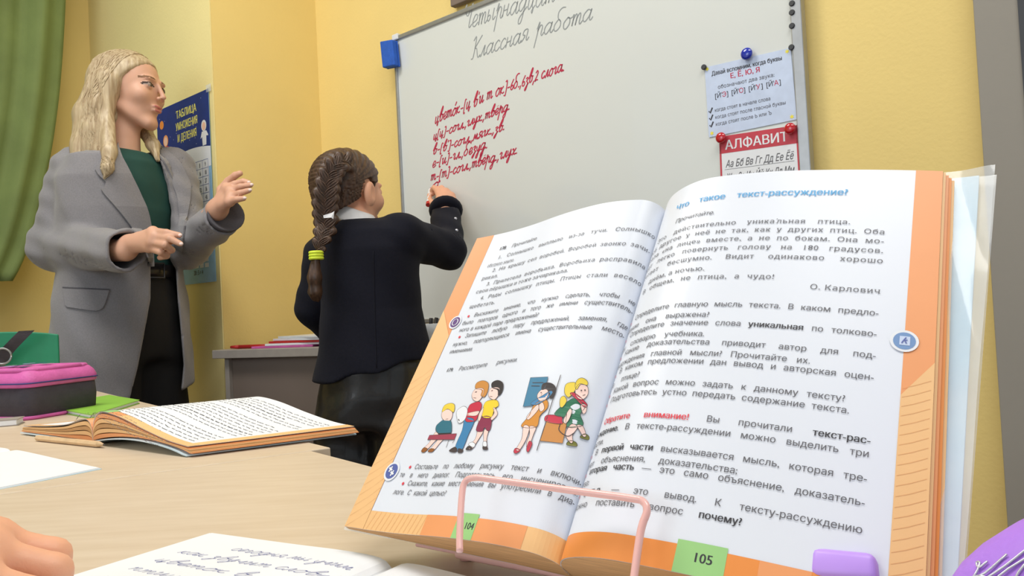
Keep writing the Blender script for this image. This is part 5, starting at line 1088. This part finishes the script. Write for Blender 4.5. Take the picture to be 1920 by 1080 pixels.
GR = lambda py, a, b, px, df=0.0: (A([*P(px, py, GY)[:2], gz(py, px)])+Gf*df, a, b, gyaw)
gbody = [GR(425, .06, .05, 668), GR(455, .10, .065, 672), GR(540, .095, .07, 684), GR(640, .085, .065, 694), GR(700, .09, .07, 698), GR(760, .09, .07, 698)]
def g_head(p): d = gh.sdf(p, True, True); return smin(d, sd_cone(p, gn0, gn1, .040, .042), .015)
def g_trunk(p):
    d = rings(p, gbody); d = smin(d, sd_cone(p, gn0, gn1, .040, .042), .02)
    for s_ in (-1, 1): h_ = G0+Gl*.06*s_+Zu*.62; d = smin(d, chain(p, [h_, G0+Gl*.065*s_+Zu*.34, G0+Gl*.065*s_+Zu*.08], [.052, .040, .028], .02), .03); d = smin(d, sd_cone(p, G0+Gl*.065*s_+Zu*.04, G0+Gl*.07*s_+Gf*.1+Zu*.028, .03, .024), .02)
    return d
hnd_r = lambda sh, el, wr, hn: (lambda p: smin(chain(p, [sh, el, wr], [.036, .030, .021], .015), hand_f(p, r=.84, wr_r=.022, **hn), .010))
gparts = [(*bb_([gh.c, gn1], .14), g_head), (*bb_([r[0] for r in gbody]+[G0, G0+Gf*.12], .17), g_trunk), (*bb_([gsR, geR, gwR]+allpts(gRh), .06), hnd_r(gsR, geR, gwR, gRh)), (*bb_([gsL, geL, gwL]+allpts(gLh), .06), hnd_r(gsL, geL, gwL, gLh))]
lo_ = np.min([q[0] for q in gparts], 0); hi_ = np.max([q[1] for q in gparts], 0); lo_[2] = -.01
def gmat(X):
    m = np.zeros(len(X)); k = np.linalg.norm(X-gh.c, axis=1) < .14; m[k] = (gh.mats(X[k]) == 1)*1; return m
sdf_obj('body', parts_sdf(gparts), lo_, hi_, .003, ['skin_girl', 'lips', 'brow', 'eye_white_shaded', 'iris', 'lash'], girl, gmat)

# blazer
gco = [GR(410, .052, .045, 672), GR(420, .085, .060, 676), GR(436, .112, .074, 682), GR(470, .122, .085, 690), GR(520, .116, .086, 692), GR(580, .116, .088, 695), GR(640, .128, .098, 702), GR(725, .146, .112, 702)]
fl_ = lambda p: rings(p, gco)+.003*np.sin(p[:, 0]*45+p[:, 2]*20)*np.sin(p[:, 2]*24+p[:, 1]*12)
fs_ = lambda p: smin(chain(p, [gp_(730, 450, .0), gp_(752, 444, -.02), geR, gwR], [.050, .050, .043, .036], .02), chain(p, [gp_(622, 474, .03), gsL, geL, gwL], [.048, .050, .046, .036], .02), .005)+.0025*np.sin(p[:, 0]*70+p[:, 2]*60)*np.sin(p[:, 2]*50+p[:, 1]*30)
hA, hB = gp_(600, 716), gp_(815, 663); hn = nrm(np.cross(hB-hA, ag)); hn = hn*np.sign(hn[2])
def f_gb(p):
    t = smax(fl_(p), -(fl_(p)+.012), .004); t = smax(t, -((p-hA)@hn+.004*np.sin((p-hA)@vg*60)), .004); t = smax(t, -sd_cone(p, gn1-Zu*.05, gn0, .047, .050), .004)
    s_ = fs_(p); sl = smax(s_, -(s_+.008), .002)
    for w0, e0_ in ((gwR, geR), (gwL, geL)):
        near = np.linalg.norm(p-w0, axis=1) < .12; sl = np.where(near, smax(sl, (p-w0)@nrm(w0-e0_)-.004, .003), sl)
    return smin(t, smax(sl, -(fl_(p)+.010), .004), .014)
l3, h3 = bb_([gsR, geR, gwR, gsL, geL, gwL, G0+A([.16, .16, 0]), G0-A([.16, .16, 0])], .075); l3[2] = gz(735); h3[2] = gz(380)
gbz = sdf_obj('blazer', f_gb, l3, h3, .0045, 'blazer_navy', girl)
f_go = lambda p: np.minimum(fl_(p), fs_(p))
mb = MB(); ax = nrm(gwR-geR); mb.lathe(gwR-ax*.006, [(.030, 0), (.040, .004), (.044, .016), (.041, .017), (.028, .004)], ax, 22); mb.build('cuff', 'blazer_navy', gbz, smooth=True)
for q in ((857, 410), (859, 432)): mb = MB(); mb.ell(trace(f_go, [q[0]-3], [q[1]], GY-.2, GY+.5)[0], (.004, .004, .004), 10); mb.build('cuff_button', 'silver', gbz, smooth=True)
for pts in ([(700, 470), (702, 560), (706, 690)],):
    q = cr(pts, 10); X = trace(f_go, q[:, 0], q[:, 1], GY-.4, GY+.3)-ag*.0005; mb = MB(); mb.tube(X, .0010, 6); mb.build('seam', 'blazer_navy', gbz, smooth=True)
# white collar
f_cl = lambda p: smax(smax(sd_cone(p, gn1-Zu*.012, gn0, .052, .050), -sd_cone(p, gn1-Zu*.03, gn0, .044, .044), .003), np.abs((p-gn1)@nrm(Zu*1.0+vg*.38-ag*.15)-.014)-.017, .004)
l3, h3 = bb_([gn1, gn0], .075); sdf_obj('collar', f_cl, l3, h3, .003, 'collar_white', girl)
# black leather-look trousers with folds
gtr = [GR(640, .108, .088, 700), GR(690, .120, .098, 702), GR(740, .124, .102, 700), GR(800, .122, .100, 696)]
def f_gt(p):
    d = rings(p, gtr)
    for s_, o_ in ((-1, 0), (1, 0)): d = smin(d, chain(p, [G0+Gl*.062*s_+Zu*.60, G0+Gl*.072*s_+Zu*.38, G0+Gl*.07*s_+Zu*.07], [.074, .066, .056], .02), .022)
    return d+.003*np.sin(p[:, 0]*42+p[:, 2]*22)*np.sin(p[:, 2]*38-p[:, 0]*25)+.0015*np.sin(p[:, 2]*70+p[:, 1]*60)
l3, h3 = bb_([G0], .19); l3[2] = .03; h3[2] = gz(640)+.02; sdf_obj('trousers', f_gt, l3, h3, .006, 'leather_black', girl)
for s_ in (-1, 1):
    a_ = G0+Gl*.07*s_; b2_ = bb_([a_-Gf*.03, a_+Gf*.12+Zu*.08], .06); b2_[0][2] = -.01
    sdf_obj('shoe', lambda p: smax(smin(sd_cone(p, a_+Zu*.035-Gf*.02, a_+Gf*.11+Zu*.026, .036, .03), sd_cone(p, a_+Zu*.05, a_+Zu*.08, .036, .034), .02), .002-p[:, 2], .004), *b2_, .005, 'shoe_black', girl)
# brown hair: cap plus a plait of alternating lobes
bpath = cr([gp_(656, 304, -.055), gp_(636, 308, -.078), gp_(619, 330, -.086), gp_(612, 362, -.088), gp_(610, 395, -.085), gp_(610, 425, -.085), gp_(602, 452, -.10), gp_(595, 474, -.105)], 5)
bL = np.r_[0, np.cumsum(np.linalg.norm(np.diff(bpath, axis=0), axis=1))]
lobes = []
nl = 22
for i in range(nl):
    t = bL[-1]*(i+.5)/nl; c = A([np.interp(t, bL, bpath[:, k]) for k in range(3)]); c2 = A([np.interp(min(t+.01, bL[-1]), bL, bpath[:, k]) for k in range(3)]); T_ = nrm(c2-c+1e-9); sd = nrm(np.cross(T_, ag)); sg = 1 if i % 2 else -1
    w_ = np.interp(i/nl, [0, .5, .75, 1], [.016, .019, .017, .009]); lobes.append((c+sd*sg*w_*.5, nrm(T_*.75-sd*sg*.66), w_))
def f_hg(p):
    q = gh.loc(p); f, l, u = q[:, 0], q[:, 1], q[:, 2]
    cap = sd_ell(q, A([-.014, 0, .034]), (.101, .082, .088)); cap = smin(cap, sd_ell(q, A([-.045, 0, -.045]), (.052, .060, .065)), .04)
    lim = np.where(u > .02, .070-(.075-u)*.80, .026-(.02-u)*1.7); cap = smax(cap, f-np.where(u > .075, .2, lim), .008)
    cap = smax(cap, -sd_ell(q, A([-.004, -.088, -.004]), (.028, .038, .044)), .004)*gh.k
    a = np.arctan2(u-.02, f+.07); d = cap+.0013*np.sin(a*34)+.0007*np.sin(a*71+l*60)
    for c, ax_, w_ in lobes:
        e = sd_flat(p, c-ax_*w_*.75, c+ax_*w_*.75, w_*.62, w_*.5, ag, .8); d = smin(d, e, .0035)
    t = chain(p, [gp_(593, 484, -.105), gp_(590, 520, -.10), gp_(591, 548, -.095), gp_(596, 568, -.09)], [.008, .015, .014, .002], .01)+.0015*np.sin(p[:, 0]*420); return smin(d, t, .004)
l3, h3 = bb_([gh.c, gp_(590, 575, -.1)], .12); gha = sdf_obj('hair', f_hg, l3, h3, .0028, 'hair_brown', girl)
mb = MB()
for c, ax_, w_ in lobes:
    sd = nrm(np.cross(ax_, ag))
    for k in (-.5, -.2, .1, .4): mb.tube(cr([c-ax_*w_*1.1+sd*w_*k*.5-ag*w_*.30, c+sd*w_*k-ag*w_*.52, c+ax_*w_*1.0+sd*w_*k*.5-ag*w_*.28], 4), [.0006]+[.0013]*7+[.0006], 4)
tag(mb.build('hair_strands', 'hair_brown', gha, smooth=True), kind='stuff')
mb = MB(); sc0 = gp_(593, 479, -.105)
for k in range(3): mb.tube([sc0+Zu*(.006-.006*k)+(.0125*math.cos(t))*vg+(.0125*math.sin(t))*ag for t in np.linspace(0, 2*math.pi, 22)], .0036, 8)
mb.build('scrunchie', 'scrunchie', girl, smooth=True)
mb = MB(); mb.grid(A([[gp_(606, 404, -.13), gp_(622, 399, -.13), gp_(627, 396, -.13)], [gp_(607, 409, -.13), gp_(621, 408, -.132), gp_(625, 411, -.13)]]), 0, -ag*.001); mb.build('hair_ribbon', 'collar_white', girl)

# marker in her hand
mk = empty('marker', penb, 'white board marker with a red end in the writing girl\'s hand', 'marker')
mb = MB(); mb.tube([penb+pdir*.008, tip-pdir*.012], .0062, 14); mb.build('barrel', 'white_plastic', mk, smooth=False)
mb = MB(); mb.tube([penb-pdir*.004, penb+pdir*.0078], .0068, 14); mb.build('end_cap', 'red_plastic', mk)
mb = MB(); mb.tube([tip-pdir*.0118, tip-pdir*.004, tip], [.0045, .003, .0012], 10); mb.build('nib', 'marker_red', mk)

# ------------------------------------------------------------------ hand of someone seated at the lower left
hq = lambda px, py, h=.0, y=None: PZ(px, py, TZ+h)
sx = nrm([.93, .36, 0]); sy = nrm(np.cross(Zu, sx)); kb = hq(-52, 1122, .022)       # a loosely closed fist resting on the table
W0 = kb-sx*.085-sy*.02+Zu*.004
hn_ = dict(wr=W0, mcp=[kb+sy*.028+Zu*.016, kb+sy*.008+Zu*.017, kb-sy*.014+Zu*.012, kb-sy*.034+Zu*.006],
    fing=[[kb+sy*.030+sx*.026+Zu*.006, kb+sy*.026+sx*.026-Zu*.012, kb+sy*.020+sx*.008-Zu*.014], [kb+sy*.008+sx*.030+Zu*.004, kb+sy*.006+sx*.028-Zu*.013, kb+sy*.002+sx*.010-Zu*.014], [kb-sy*.016+sx*.028+Zu*.0, kb-sy*.016+sx*.026-Zu*.013, kb-sy*.018+sx*.008-Zu*.014], [kb-sy*.036+sx*.022-Zu*.003, kb-sy*.036+sx*.020-Zu*.014, kb-sy*.036+sx*.004-Zu*.014]],
    thumb=[kb-sx*.03+sy*.045+Zu*.0, kb-sx*.005+sy*.050-Zu*.006, kb+sx*.016+sy*.046-Zu*.010])
hp = empty('person', W0*A([1, 1, 0])+Zu*TZ, 'bare hand of a seated person resting on the table at the lower left', 'person')
fa = lambda p: smin(hand_f(p, r=.98, wr_r=.026, pr=.012, **hn_), chain(p, [W0, W0-sx*.20-sy*.10+Zu*.02], [.026, .038], .01), .014)
l3, h3 = bb_(allpts(hn_)+[W0-sx*.20-sy*.10], .06); sdf_obj('body', fa, l3, h3, .0024, 'skin_girl', hp)
